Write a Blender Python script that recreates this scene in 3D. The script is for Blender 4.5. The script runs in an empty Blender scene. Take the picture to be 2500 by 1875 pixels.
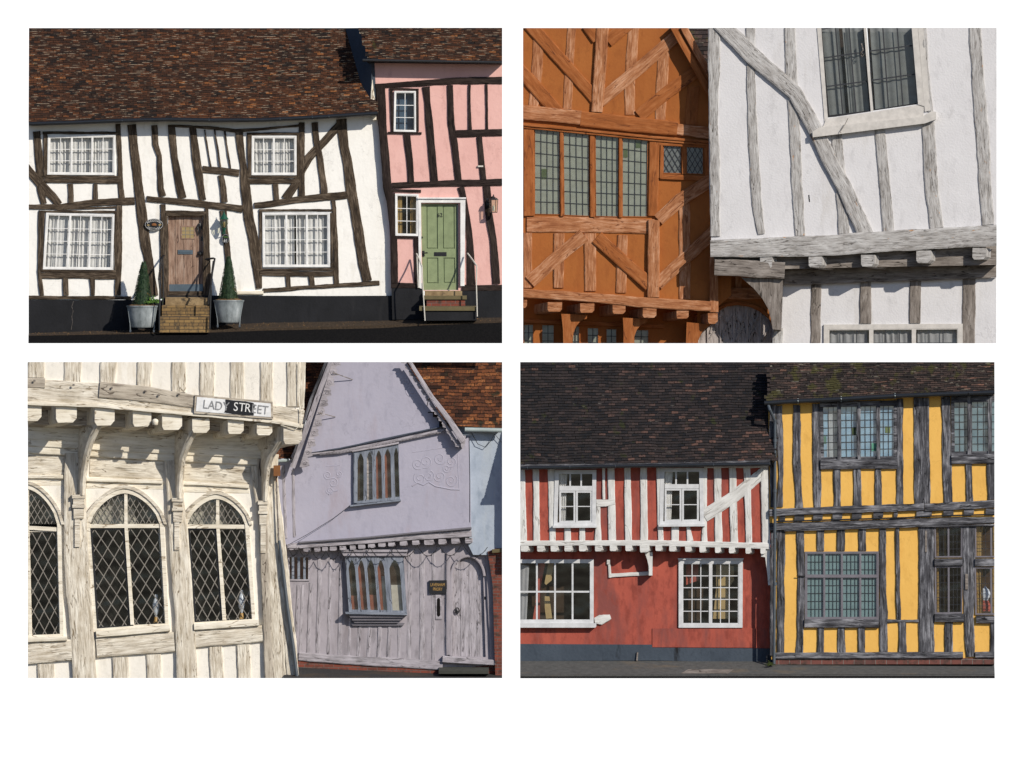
import bpy, bmesh, math, random
from mathutils import Vector, noise
from mathutils.geometry import tessellate_polygon
R = math.radians
random.seed(7)
SC = bpy.context.scene
COL = SC.collection

# ---------------------------------------------------------------- camera, sky, sun, exposure
S = 105.0                       # drawing units per metre
K = 2212/600.0                  # fine units per drawing unit
DIST = 1500.0
PAGE_W = 2500/S
Z0 = 1875/S/2
cam = bpy.data.cameras.new('camera'); camo = bpy.data.objects.new('camera', cam); COL.objects.link(camo)
cam.sensor_width = 36; cam.lens = 36*DIST/PAGE_W
cam.clip_start = 100; cam.clip_end = 4000
camo.location = (0, -DIST, Z0); camo.rotation_euler = (R(90), 0, 0)
SC.camera = camo
SUN = Vector((.86, -1, .78)).normalized()
sl = bpy.data.lights.new('sun', 'SUN'); sl.energy = 4.6; sl.angle = R(.5); sl.color = (1, .93, .83)
so = bpy.data.objects.new('sun', sl); COL.objects.link(so)
so.rotation_euler = SUN.to_track_quat('Z', 'Y').to_euler(); so.location = (15, -20, 25)
wd = bpy.data.worlds.new('World'); SC.world = wd; wd.use_nodes = True
nt = wd.node_tree; nt.nodes.clear()
def wn(t, **k):
    n = nt.nodes.new(t)
    for a, b in k.items(): setattr(n, a, b)
    return n
sky = wn('ShaderNodeTexSky', sky_type='NISHITA', sun_disc=False)
sky.sun_elevation = math.asin(SUN.z); sky.sun_rotation = math.atan2(SUN.x, SUN.y)
tc = wn('ShaderNodeTexCoord'); sep = wn('ShaderNodeSeparateXYZ')
nt.links.new(tc.outputs['Generated'], sep.inputs[0])
# white lobe added to the sky behind the houses, as the blank page
mr = wn('ShaderNodeMapRange', interpolation_type='SMOOTHSTEP'); mr.inputs[1].default_value = .55; mr.inputs[2].default_value = .85
nt.links.new(sep.outputs[1], mr.inputs[0])
# sunlit street below the horizon
mg = wn('ShaderNodeMapRange'); mg.inputs[1].default_value = .0; mg.inputs[2].default_value = -.06
nt.links.new(sep.outputs[2], mg.inputs[0])
sk = wn('ShaderNodeMixRGB', blend_type='MULTIPLY'); sk.inputs[0].default_value = 1; sk.inputs[2].default_value = (.055, .068, .092, 1)
nt.links.new(sky.outputs[0], sk.inputs[1])
m1 = wn('ShaderNodeMixRGB'); m1.inputs[2].default_value = (.16, .145, .125, 1)
nt.links.new(mg.outputs[0], m1.inputs[0]); nt.links.new(sk.outputs[0], m1.inputs[1])
m2 = wn('ShaderNodeMixRGB'); m2.inputs[2].default_value = (1.15, 1.15, 1.15, 1)
nt.links.new(mr.outputs[0], m2.inputs[0]); nt.links.new(m1.outputs[0], m2.inputs[1])
bg = wn('ShaderNodeBackground'); wo = wn('ShaderNodeOutputWorld')
nt.links.new(m2.outputs[0], bg.inputs[0]); nt.links.new(bg.outputs[0], wo.inputs[0])
SC.view_settings.view_transform = 'Standard'; SC.view_settings.look = 'None'
SC.view_settings.exposure = 0; SC.view_settings.gamma = 1; SC.view_settings.use_curve_mapping = False

# ---------------------------------------------------------------- sheets of the drawing -> metres
TL = dict(A=(60,60), B=(640,60), C=(60,450), D=(640,450), E=(1270,60), F=(1840,60), G=(1270,450), H=(1840,450),
          I=(60,875), J=(640,875), K=(60,1265), L=(640,1265), M=(1260,875), N=(1835,875), O=(1260,1265), Q=(1835,1265))
OX = OY = 0
SET = 0.0                        # how far forward of the building line this stretch stands
def on(t):
    global OX, OY
    OX, OY = TL[t]
def W(u, v, d=0.0):
    return Vector(((OX+u/K-1250)/S, -d-SET, Z0+(937.5-(OY+v/K))/S))
U = 1/(K*S)                      # metres per fine unit
CLIP = None
def frame(x0, y0, x1, y1):       # the stretch of street each group shows
    global CLIP
    CLIP = ((x0-1250)/S, (x1-1250)/S, Z0+(937.5-y1)/S, Z0+(937.5-y0)/S)

# ---------------------------------------------------------------- materials
MAT = {}
def surf(name, stops, coord='O', sc=(1,1,1), ns=3.0, det=6, rough=.85, bump=.3, bs=None, spots=None, spots2=None, spec=.25, metal=0, rgh=.6):
    m = bpy.data.materials.new(name); m.use_nodes = True; t = m.node_tree; n = t.nodes; l = t.links
    b = n['Principled BSDF']; b.inputs['Roughness'].default_value = rough; b.inputs['Metallic'].default_value = metal
    b.inputs['Specular IOR Level'].default_value = spec
    c = n.new('ShaderNodeTexCoord'); mp = n.new('ShaderNodeMapping'); mp.inputs['Scale'].default_value = sc
    l.new(c.outputs['UV' if coord == 'UV' else 'Object'], mp.inputs[0])
    no = n.new('ShaderNodeTexNoise'); no.inputs['Scale'].default_value = ns; no.inputs['Detail'].default_value = det; no.inputs['Roughness'].default_value = rgh
    l.new(mp.outputs[0], no.inputs[0])
    cr = n.new('ShaderNodeValToRGB'); e = cr.color_ramp.elements
    while len(e) < len(stops): e.new(.5)
    for k, (p, q) in enumerate(stops): e[k].position = p; e[k].color = (*q, 1)
    l.new(no.outputs[0], cr.inputs[0]); out = cr.outputs[0]
    for sp in (spots, spots2):
        if not sp: continue
        colr, s2, lo, hi, stretch = sp
        mp2 = n.new('ShaderNodeMapping'); mp2.inputs['Scale'].default_value = stretch; mp2.inputs['Location'].default_value = (3.1*s2, 1.7, 5.3)
        l.new(c.outputs['UV' if coord == 'UV' else 'Object'], mp2.inputs[0])
        n2 = n.new('ShaderNodeTexNoise'); n2.inputs['Scale'].default_value = s2; n2.inputs['Detail'].default_value = 5; n2.inputs['Roughness'].default_value = .65
        l.new(mp2.outputs[0], n2.inputs[0])
        r2 = n.new('ShaderNodeMapRange'); r2.inputs[1].default_value = lo; r2.inputs[2].default_value = hi
        l.new(n2.outputs[0], r2.inputs[0])
        mx = n.new('ShaderNodeMixRGB'); mx.inputs[2].default_value = (*colr, 1)
        l.new(r2.outputs[0], mx.inputs[0]); l.new(out, mx.inputs[1]); out = mx.outputs[0]
    l.new(out, b.inputs['Base Color'])
    if bump:
        nb = no
        if bs:
            nb = n.new('ShaderNodeTexNoise'); nb.inputs['Scale'].default_value = bs; nb.inputs['Detail'].default_value = 4
            l.new(mp.outputs[0], nb.inputs[0])
        bp = n.new('ShaderNodeBump'); bp.inputs['Strength'].default_value = bump; bp.inputs['Distance'].default_value = .02
        l.new(nb.outputs[0], bp.inputs['Height']); l.new(bp.outputs[0], b.inputs['Normal'])
    MAT[name] = m
    return m
def wood(name, dk, md, lt, crack=(.02,.015,.012), cr=(.60,.68), rust=None, bump=.7, a=3.2, b=26, rough=.85, patch=.55):
    """weathered timber: fine grain, broad worn patches, long splits, knots"""
    m = bpy.data.materials.new(name); m.use_nodes = True; t = m.node_tree; n = t.nodes; l = t.links
    bs = n['Principled BSDF']; bs.inputs['Roughness'].default_value = rough; bs.inputs['Specular IOR Level'].default_value = .2
    c = n.new('ShaderNodeTexCoord')
    def noi(sc, s_=1.0, det=6, dist=0.0, rg=.6, off=0):
        mp = n.new('ShaderNodeMapping'); mp.inputs['Scale'].default_value = (*sc, 1); mp.inputs['Location'].default_value = (off, off*1.7, 0)
        l.new(c.outputs['UV'], mp.inputs[0]); q = n.new('ShaderNodeTexNoise')
        q.inputs['Scale'].default_value = s_; q.inputs['Detail'].default_value = det; q.inputs['Distortion'].default_value = dist; q.inputs['Roughness'].default_value = rg
        l.new(mp.outputs[0], q.inputs[0]); return q.outputs[0]
    def rng(x, lo, hi, o0=0, o1=1):
        q = n.new('ShaderNodeMapRange'); q.inputs[1].default_value = lo; q.inputs[2].default_value = hi; q.inputs[3].default_value = o0; q.inputs[4].default_value = o1; l.new(x, q.inputs[0]); return q.outputs[0]
    def mth(op, x, y, z=None):
        q = n.new('ShaderNodeMath'); q.operation = op
        for i, w in enumerate((x, y)):
            if isinstance(w, (int, float)): q.inputs[i].default_value = w
            else: l.new(w, q.inputs[i])
        return q.outputs[0]
    def mix(f, x, y):
        q = n.new('ShaderNodeMixRGB'); l.new(f, q.inputs[0])
        for i, w in ((1, x), (2, y)):
            if isinstance(w, tuple): q.inputs[i].default_value = (*w, 1)
            else: l.new(w, q.inputs[i])
        return q.outputs[0]
    grain = noi((a, b*1.6), 1, 8, .4, .75); fig = noi((a*.45, b*.35), 1, 4, 2.2, .5, 3.1); blot = noi((2.6, 5.0), 1, 7, .6, .7, 7.7); patchn = noi((1.1, 2.4), 1, 4, .3, .6, 11)
    tone = mth('ADD', mth('MULTIPLY', grain, .45), mth('ADD', mth('MULTIPLY', fig, .25), mth('ADD', mth('MULTIPLY', blot, patch*.35), mth('MULTIPLY', patchn, .30-patch*.35+patch*.20))))
    cr_ = n.new('ShaderNodeValToRGB'); e = cr_.color_ramp.elements; e.new(.5)
    tot = .45+.25+.30+patch*.20
    for k, (p, q) in enumerate(((.415*tot, dk), (.5*tot, md), (.585*tot, lt))): e[k].position = p; e[k].color = (*q, 1)
    l.new(tone, cr_.inputs[0]); out = cr_.outputs[0]
    sp = noi((.9, b*.55), 1, 3, .5, .5, 21); spl = rng(mth('ABSOLUTE', mth('SUBTRACT', sp, .5), 0), .004, .016, 1, 0)
    spl = mth('MULTIPLY', spl, rng(noi((1.6, 3.0), 1, 3, 0, .5, 5), .46, .56))
    ck = mth('MAXIMUM', spl, mth('MULTIPLY', rng(noi((a*.9, b*2.4), 1, 5, .3, .7, 2), *cr), .8))
    kn = rng(noi((13, 17), 1, 3, 0, .5, 9), .70, .76); ck = mth('MAXIMUM', ck, kn)
    out = mix(ck, out, crack)
    if rust:
        out = mix(rng(noi((4, 12), 1, 4, 0, .6, 31), rust[2], rust[3]), out, rust[0])
    l.new(out, bs.inputs['Base Color'])
    bp = n.new('ShaderNodeBump'); bp.inputs['Strength'].default_value = bump; bp.inputs['Distance'].default_value = .02
    l.new(mth('SUBTRACT', tone, mth('MULTIPLY', ck, .5)), bp.inputs['Height']); l.new(bp.outputs[0], bs.inputs['Normal'])
    MAT[name] = m
    return m
def plaster(name, c, c2, dirt, amt=(.62,.85), bump=.25, bs=14, patchy=.0, stain=.90):
    m = surf(name, [(.3, c2), (.65, c)], 'O', (1,1,1), 1.3, 6, .9, bump, bs, (dirt, 1.1, amt[0], amt[1], (2.2, 2, .55)),
             (tuple(x*stain for x in c2), 1.0, .54-patchy*.05, .72-patchy*.06, (5, 5, 2.2)))
    t = m.node_tree; n = t.nodes; l = t.links; b = n['Principled BSDF']; src = b.inputs['Base Color'].links[0].from_socket
    c_ = [x for x in n if x.type == 'TEX_COORD'][0]; q = n.new('ShaderNodeTexNoise'); q.inputs['Scale'].default_value = 1.6; q.inputs['Detail'].default_value = 9; q.inputs['Roughness'].default_value = .62
    l.new(c_.outputs['Object'], q.inputs[0]); s1 = n.new('ShaderNodeMath'); s1.operation = 'SUBTRACT'; s1.inputs[1].default_value = .5; l.new(q.outputs[0], s1.inputs[0])
    s2 = n.new('ShaderNodeMath'); s2.operation = 'ABSOLUTE'; l.new(s1.outputs[0], s2.inputs[0])
    r_ = n.new('ShaderNodeMapRange'); r_.inputs[1].default_value = .0015; r_.inputs[2].default_value = .006; r_.inputs[3].default_value = .35; r_.inputs[4].default_value = 0; l.new(s2.outputs[0], r_.inputs[0])
    q2 = n.new('ShaderNodeTexNoise'); q2.inputs['Scale'].default_value = .8; l.new(c_.outputs['Object'], q2.inputs[0])
    r2 = n.new('ShaderNodeMapRange'); r2.inputs[1].default_value = .52; r2.inputs[2].default_value = .6; l.new(q2.outputs[0], r2.inputs[0])
    mu = n.new('ShaderNodeMath'); mu.operation = 'MULTIPLY'; l.new(r_.outputs[0], mu.inputs[0]); l.new(r2.outputs[0], mu.inputs[1])
    mx = n.new('ShaderNodeMixRGB'); mx.inputs[2].default_value = (*[x*.35 for x in c2], 1); l.new(mu.outputs[0], mx.inputs[0]); l.new(src, mx.inputs[1]); l.new(mx.outputs[0], b.inputs['Base Color'])
    return m
def plain(name, c, rough=.5, metal=0, spec=.4, bump=0):
    k = tuple(x*.8 for x in c)
    return surf(name, [(.35, k), (.65, c)], 'O', (1,1,1), 6, 4, rough, bump, None, None, None, spec, metal)

plaster('limewash_white', (.84,.82,.77), (.79,.77,.72), (.60,.56,.48), (.60,.80))
plaster('limewash_pink', (.72,.43,.38), (.66,.375,.33), (.50,.30,.25), (.66,.9))
plaster('black_plinth_paint', (.016,.0165,.019), (.010,.0105,.012), (.035,.034,.035), (.6,.85), .3)
plaster('ochre_render', (.335,.112,.026), (.29,.09,.021), (.27,.08,.018), (.55,.85))
plaster('cool_limewash', (.60,.59,.595), (.56,.55,.555), (.48,.46,.44), (.58,.85), .3, 22)
plaster('cream_infill', (.80,.76,.68), (.74,.70,.62), (.60,.53,.42), (.6,.8))
plaster('lilac_shade_low', (.345,.315,.34), (.30,.275,.295), (.22,.195,.205), (.50,.74), .3, 9, .5, .75)  # lower wall colour, darkened to hold the storey's shade
plaster('lilac_shade_limewash', (.37,.355,.42), (.34,.328,.395), (.33,.29,.33), (.55,.8), .3, 9, 0, .9)  # pale wall turned lilac grey; its shade is put into the colour
plaster('pale_blue_wash', (.40,.45,.52), (.28,.33,.40), (.38,.42,.46), (.5,.7))
plaster('brick_red_wash', (.37,.085,.056), (.305,.066,.046), (.20,.06,.05), (.46,.66), .3, 9, 1, .72)
plaster('yellow_wash', (.72,.425,.105), (.66,.375,.085), (.58,.28,.05), (.6,.9), .2)
plaster('slate_plinth_and_shade', (.055,.07,.09), (.038,.05,.066), (.012,.013,.015), (.6,.68), .4)
wood('brown_oak', (.022,.015,.010), (.066,.047,.031), (.17,.130,.092), cr=(.52,.62))
wood('tarred_oak', (.010,.006,.005), (.022,.014,.012), (.045,.032,.026), crack=(.006,.004,.003))
wood('ochre_oak', (.21,.072,.027), (.35,.145,.062), (.51,.275,.16), crack=(.15,.05,.02), cr=(.60,.74), a=2.5, b=17, bump=.4)
wood('ochre_oak_plain', (.20,.062,.016), (.285,.090,.024), (.36,.135,.045), crack=(.14,.042,.014), cr=(.62,.78), a=2, b=10, bump=.3)
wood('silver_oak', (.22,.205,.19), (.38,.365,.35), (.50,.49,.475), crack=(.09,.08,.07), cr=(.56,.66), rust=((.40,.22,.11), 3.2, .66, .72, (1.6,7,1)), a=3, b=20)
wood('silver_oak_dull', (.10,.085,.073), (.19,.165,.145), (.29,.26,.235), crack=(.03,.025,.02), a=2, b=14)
wood('limed_oak', (.40,.34,.25), (.60,.54,.44), (.80,.75,.64), crack=(.24,.185,.12), cr=(.60,.72), bump=.9, a=2.2, b=20)
wood('limed_board', (.56,.50,.39), (.72,.66,.54), (.82,.77,.66), crack=(.32,.25,.17), cr=(.66,.74), a=1.4, b=9)
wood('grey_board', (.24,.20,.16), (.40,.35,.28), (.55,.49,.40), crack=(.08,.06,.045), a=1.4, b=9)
wood('white_oak_paint', (.44,.43,.405), (.57,.565,.54), (.66,.655,.63), crack=(.36,.34,.31), cr=(.68,.76), a=2, b=10)
wood('black_grey_oak', (.018,.018,.021), (.075,.075,.084), (.27,.27,.29), crack=(.008,.008,.009), cr=(.56,.66), a=1.6, b=15)
wood('lilac_oak', (.19,.175,.185), (.33,.305,.325), (.43,.40,.43), crack=(.085,.075,.08), cr=(.60,.72), a=2.5, b=16)
wood('blue_grey_oak', (.12,.135,.165), (.185,.205,.245), (.25,.27,.31), crack=(.05,.055,.065), a=2, b=12)
wood('worn_door_oak', (.14,.085,.062), (.27,.175,.125), (.37,.27,.21), crack=(.10,.06,.045), a=1.6, b=12)
wood('grey_door_oak', (.20,.175,.16), (.36,.32,.30), (.50,.45,.42), a=1.6, b=12)
plain('white_gloss', (.80,.79,.76), .45)
plain('white_joinery', (.585,.59,.595), .5)
plain('cream_joinery', (.56,.53,.49), .5)
plain('iron_black', (.012,.012,.013), .45, 0, .5)
plain('gutter_black', (.014,.016,.019), .3, 0, .5)
plain('pipe_grey', (.065,.08,.095), .4, 0, .5)
plain('pale_gutter', (.36,.42,.41), .5)
plain('lead_came', (.035,.037,.042), .5, .2)
plain('lead_bright', (.25,.225,.19), .45, .2)
plain('curtain_white', (.60,.60,.58), .95)
plain('curtain_grey', (.25,.255,.26), .95)
plain('curtain_gold', (.27,.185,.065), .95)
plain('blind_reflection_teal', (.27,.39,.42), .9)  # teal blinds below, painted sky reflection in an upper window
plain('room_dark', (.012,.011,.010), .95, 0, .05)
plain('room_brown', (.045,.03,.02), .95, 0, .05)
plain('stained_glass_pale', (.43,.44,.37), .8)
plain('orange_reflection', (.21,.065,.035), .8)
plain('sage_green_paint', (.235,.285,.15), .5, 0, .3)
plain('dark_green_paint', (.01,.075,.045), .4)
plain('white_letter', (.78,.77,.74), .6)
plain('grey_letter', (.28,.28,.28), .6)
plain('gold_letter', (.45,.27,.08), .5)
plain('sign_white', (.80,.80,.79), .35)
plain('sign_black', (.015,.015,.017), .4)
plain('navy_lead', (.05,.06,.085), .6)  # dark navy lead for the cornice strip
plain('amber_glass', (.35,.26,.12), .3)
plain('steel_blue', (.13,.17,.20), .4, .5)
plain('rail_white', (.60,.57,.50), .6)
plain('olive_stone', (.13,.105,.05), .9)
plain('green_glass', (.13,.17,.07), .6)
plain('mould_grey', (.16,.15,.17), .8)
plain('dark_step', (.045,.047,.038), .9)
plain('sky_reflection_blue', (.42,.62,.74), .8)  # pale sky reflection painted as a sheet colour behind the glass
plain('sky_reflection_navy', (.035,.075,.125), .6)  # dark sky reflection painted into the sheet colour
plain('pane_green', (.10,.30,.20), .6)
plain('blind_cream', (.42,.40,.33), .9)
plain('rust', (.22,.09,.03), .9)
plain('porcelain', (.5,.55,.6), .3)
surf('galvanised', [(.3,(.13,.155,.16)), (.7,(.33,.36,.37))], 'O', (1,1,.6), 4, 9, .65, .3, None, ((.06,.065,.065), 3, .48, .72, (1.6,1.6,.6)), ((.42,.45,.46), 7, .58, .75, (1,1,.3)), metal=.2)
surf('soil', [(.3,(.05,.035,.02)), (.7,(.28,.16,.07))], 'O', (1,1,1), 30, 4, 1, .8)
surf('sandstone_step', [(.3,(.15,.10,.05)), (.7,(.33,.24,.13))], 'O', (1,1,1), 6, 6, .9, .4, None, ((.05,.04,.03), 5, .56, .7, (1,1,1)))
surf('asphalt', [(.3,(.022,.022,.023)), (.7,(.045,.044,.043))], 'O', (1,1,1), 18, 8, .95, .6, 60, ((.07,.05,.032), .8, .5, .75, (1,2,1)))
surf('dark_asphalt', [(.3,(.0055,.0055,.006)), (.7,(.012,.0115,.0115))], 'O', (1,1,1), 25, 8, 1, .6, 60, None, None, .03)
surf('gravel_verge', [(.3,(.022,.016,.011)), (.7,(.075,.052,.033))], 'O', (1,1,1), 22, 8, 1, .8, 60, ((.30,.2,.09), 40, .66, .7, (1,1,1)))
surf('pavement_grey', [(.3,(.062,.062,.06)), (.7,(.10,.10,.095))], 'O', (1,1,1), 9, 8, .95, .4, 60, ((.16,.12,.075), 1.5, .56, .8, (.6,1,1)))
surf('moss', [(.3,(.02,.03,.008)), (.7,(.07,.09,.02))], 'O', (1,1,1), 30, 4, 1, .8)
surf('box_leaf', [(.3,(.008,.02,.010)), (.7,(.030,.06,.024))], 'O', (1,1,1), 14, 4, .6, 0, None, ((.10,.06,.02), 9, .62, .68, (1,1,1)))
surf('fresh_leaf', [(.3,(.05,.12,.02)), (.7,(.12,.22,.04))], 'O', (1,1,1), 20, 4, .6, 0)
def tile_mat(name, cols, moss, lichen, mossamt, edge_dk=(.02,.014,.010), lich_lo=.52):
    m = bpy.data.materials.new(name); m.use_nodes = True; t = m.node_tree; n = t.nodes; l = t.links
    b = n['Principled BSDF']; b.inputs['Roughness'].default_value = .9; b.inputs['Specular IOR Level'].default_value = .15
    at = n.new('ShaderNodeAttribute'); at.attribute_name = 'tone'
    sp = n.new('ShaderNodeSeparateColor'); l.new(at.outputs['Color'], sp.inputs[0])
    c = n.new('ShaderNodeTexCoord')
    def noi(s, d=5, st=(1,1,1)):
        mp = n.new('ShaderNodeMapping'); mp.inputs['Scale'].default_value = st; l.new(c.outputs['Object'], mp.inputs[0])
        q = n.new('ShaderNodeTexNoise'); q.inputs['Scale'].default_value = s; q.inputs['Detail'].default_value = d; l.new(mp.outputs[0], q.inputs[0]); return q.outputs[0]
    def rng(x, lo, hi):
        r = n.new('ShaderNodeMapRange'); r.inputs[1].default_value = lo; r.inputs[2].default_value = hi; l.new(x, r.inputs[0]); return r.outputs[0]
    def mix(f, a, bb, bt='MIX'):
        x = n.new('ShaderNodeMixRGB'); x.blend_type = bt; l.new(f, x.inputs[0])
        for i, y in ((1, a), (2, bb)):
            if isinstance(y, tuple): x.inputs[i].default_value = (*y, 1)
            else: l.new(y, x.inputs[i])
        return x.outputs[0]
    big = noi(.55, 3); ad = n.new('ShaderNodeMath'); ad.operation = 'MULTIPLY_ADD'
    l.new(big, ad.inputs[0]); ad.inputs[1].default_value = .9; ad.inputs[2].default_value = -.45
    a2 = n.new('ShaderNodeMath'); a2.operation = 'ADD'; a2.use_clamp = True; l.new(sp.outputs[0], a2.inputs[0]); l.new(ad.outputs[0], a2.inputs[1])
    cr = n.new('ShaderNodeValToRGB'); e = cr.color_ramp.elements
    while len(e) < len(cols): e.new(.5)
    for k, (p, q) in enumerate(cols): e[k].position = p; e[k].color = (*q, 1)
    l.new(a2.outputs[0], cr.inputs[0])
    out = mix(rng(noi(26, 4), .45, .75), cr.outputs[0], (.02,.015,.012))
    out = mix(rng(noi(3.4, 9), mossamt, mossamt+.07), out, moss)
    edge = mix(rng(noi(6, 3, (1,1,3)), lich_lo, lich_lo+.1), edge_dk, lichen)
    out = mix(sp.outputs[1], out, edge)
    l.new(out, b.inputs['Base Color'])
    bp = n.new('ShaderNodeBump'); bp.inputs['Strength'].default_value = .5; bp.inputs['Distance'].default_value = .02
    l.new(noi(18, 5), bp.inputs['Height']); l.new(bp.outputs[0], b.inputs['Normal'])
    MAT[name] = m
tile_mat('brown_clay_tile', [(.05,(.012,.009,.009)), (.35,(.036,.017,.011)), (.65,(.072,.028,.014)), (.90,(.095,.036,.016)), (1,(.21,.080,.027))], (.04,.04,.012), (.40,.32,.23), .70, lich_lo=.52)
tile_mat('dark_clay_tile', [(.05,(.011,.012,.015)), (.4,(.020,.018,.020)), (.7,(.036,.028,.028)), (.9,(.054,.037,.034)), (1,(.11,.062,.050))], (.028,.031,.014), (.20,.19,.17), .63, (.006,.006,.007), .66)
tile_mat('mossy_clay_tile', [(.05,(.016,.014,.014)), (.4,(.034,.027,.026)), (.7,(.062,.042,.036)), (.9,(.09,.055,.045)), (1,(.17,.09,.065))], (.050,.046,.018), (.30,.28,.22), .56, (.008,.007,.007), .58)
tile_mat('orange_clay_tile', [(.05,(.025,.012,.009)), (.4,(.085,.032,.017)), (.7,(.165,.058,.024)), (.9,(.22,.08,.03)), (1,(.30,.12,.045))], (.03,.024,.014), (.30,.20,.12), .60, (.010,.007,.006), .62)
def brick_mat(name, c1, c2, mort, w=.225, h=.075):
    m = bpy.data.materials.new(name); m.use_nodes = True; t = m.node_tree; n = t.nodes; l = t.links
    b = n['Principled BSDF']; b.inputs['Roughness'].default_value = .9
    c = n.new('ShaderNodeTexCoord'); s_ = n.new('ShaderNodeSeparateXYZ'); cm = n.new('ShaderNodeCombineXYZ')
    l.new(c.outputs['Object'], s_.inputs[0]); l.new(s_.outputs[0], cm.inputs[0]); l.new(s_.outputs[2], cm.inputs[1])
    br = n.new('ShaderNodeTexBrick'); br.inputs['Scale'].default_value = 1; br.inputs['Brick Width'].default_value = w; br.inputs['Row Height'].default_value = h
    br.inputs['Mortar Size'].default_value = .007; br.inputs['Color1'].default_value = (*c1, 1); br.inputs['Color2'].default_value = (*c2, 1); br.inputs['Mortar'].default_value = (*mort, 1)
    l.new(cm.outputs[0], br.inputs[0])
    no = n.new('ShaderNodeTexNoise'); no.inputs['Scale'].default_value = 9; no.inputs['Detail'].default_value = 6; l.new(c.outputs['Object'], no.inputs[0])
    r = n.new('ShaderNodeMapRange'); r.inputs[1].default_value = .5; r.inputs[2].default_value = .75; l.new(no.outputs[0], r.inputs[0])
    mx = n.new('ShaderNodeMixRGB'); mx.inputs[2].default_value = (.03,.025,.018, 1); l.new(r.outputs[0], mx.inputs[0]); l.new(br.outputs[0], mx.inputs[1])
    l.new(mx.outputs[0], b.inputs['Base Color'])
    bp = n.new('ShaderNodeBump'); bp.inputs['Strength'].default_value = .8; bp.inputs['Distance'].default_value = .01; bp.invert = True
    l.new(br.outputs['Fac'], bp.inputs['Height']); l.new(bp.outputs[0], b.inputs['Normal'])
    MAT[name] = m
brick_mat('yellow_brick', (.25,.155,.055), (.15,.09,.035), (.05,.035,.02))
brick_mat('old_red_brick', (.20,.045,.025), (.11,.03,.018), (.13,.10,.085))
brick_mat('pale_red_brick', (.15,.05,.038), (.095,.04,.034), (.19,.17,.15), .25, .12)
def glass_mat(name, tint=(1,1,1), refl=.07, rough=.03):
    m = bpy.data.materials.new(name); m.use_nodes = True; t = m.node_tree; n = t.nodes; l = t.links; n.clear()
    o = n.new('ShaderNodeOutputMaterial'); tr = n.new('ShaderNodeBsdfTransparent'); tr.inputs[0].default_value = (*tint, 1)
    g = n.new('ShaderNodeBsdfGlossy'); g.inputs['Roughness'].default_value = rough
    mx = n.new('ShaderNodeMixShader'); mx.inputs[0].default_value = refl
    c = n.new('ShaderNodeTexCoord'); no = n.new('ShaderNodeTexNoise'); no.inputs['Scale'].default_value = 2.2; no.inputs['Detail'].default_value = 1; l.new(c.outputs['Object'], no.inputs[0])
    bp = n.new('ShaderNodeBump'); bp.inputs['Strength'].default_value = .35; bp.inputs['Distance'].default_value = .03
    l.new(no.outputs[0], bp.inputs['Height']); l.new(bp.outputs[0], g.inputs['Normal'])
    l.new(tr.outputs[0], mx.inputs[1]); l.new(g.outputs[0], mx.inputs[2]); l.new(mx.outputs[0], o.inputs[0])
    MAT[name] = m
glass_mat('window_glass'); glass_mat('dusty_glass', (.75,.77,.75), .08, .2)
glass_mat('sky_glass', (.8,.84,.88), .25, .04); glass_mat('lamp_glass', (.9,.9,.8), .1)

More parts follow.
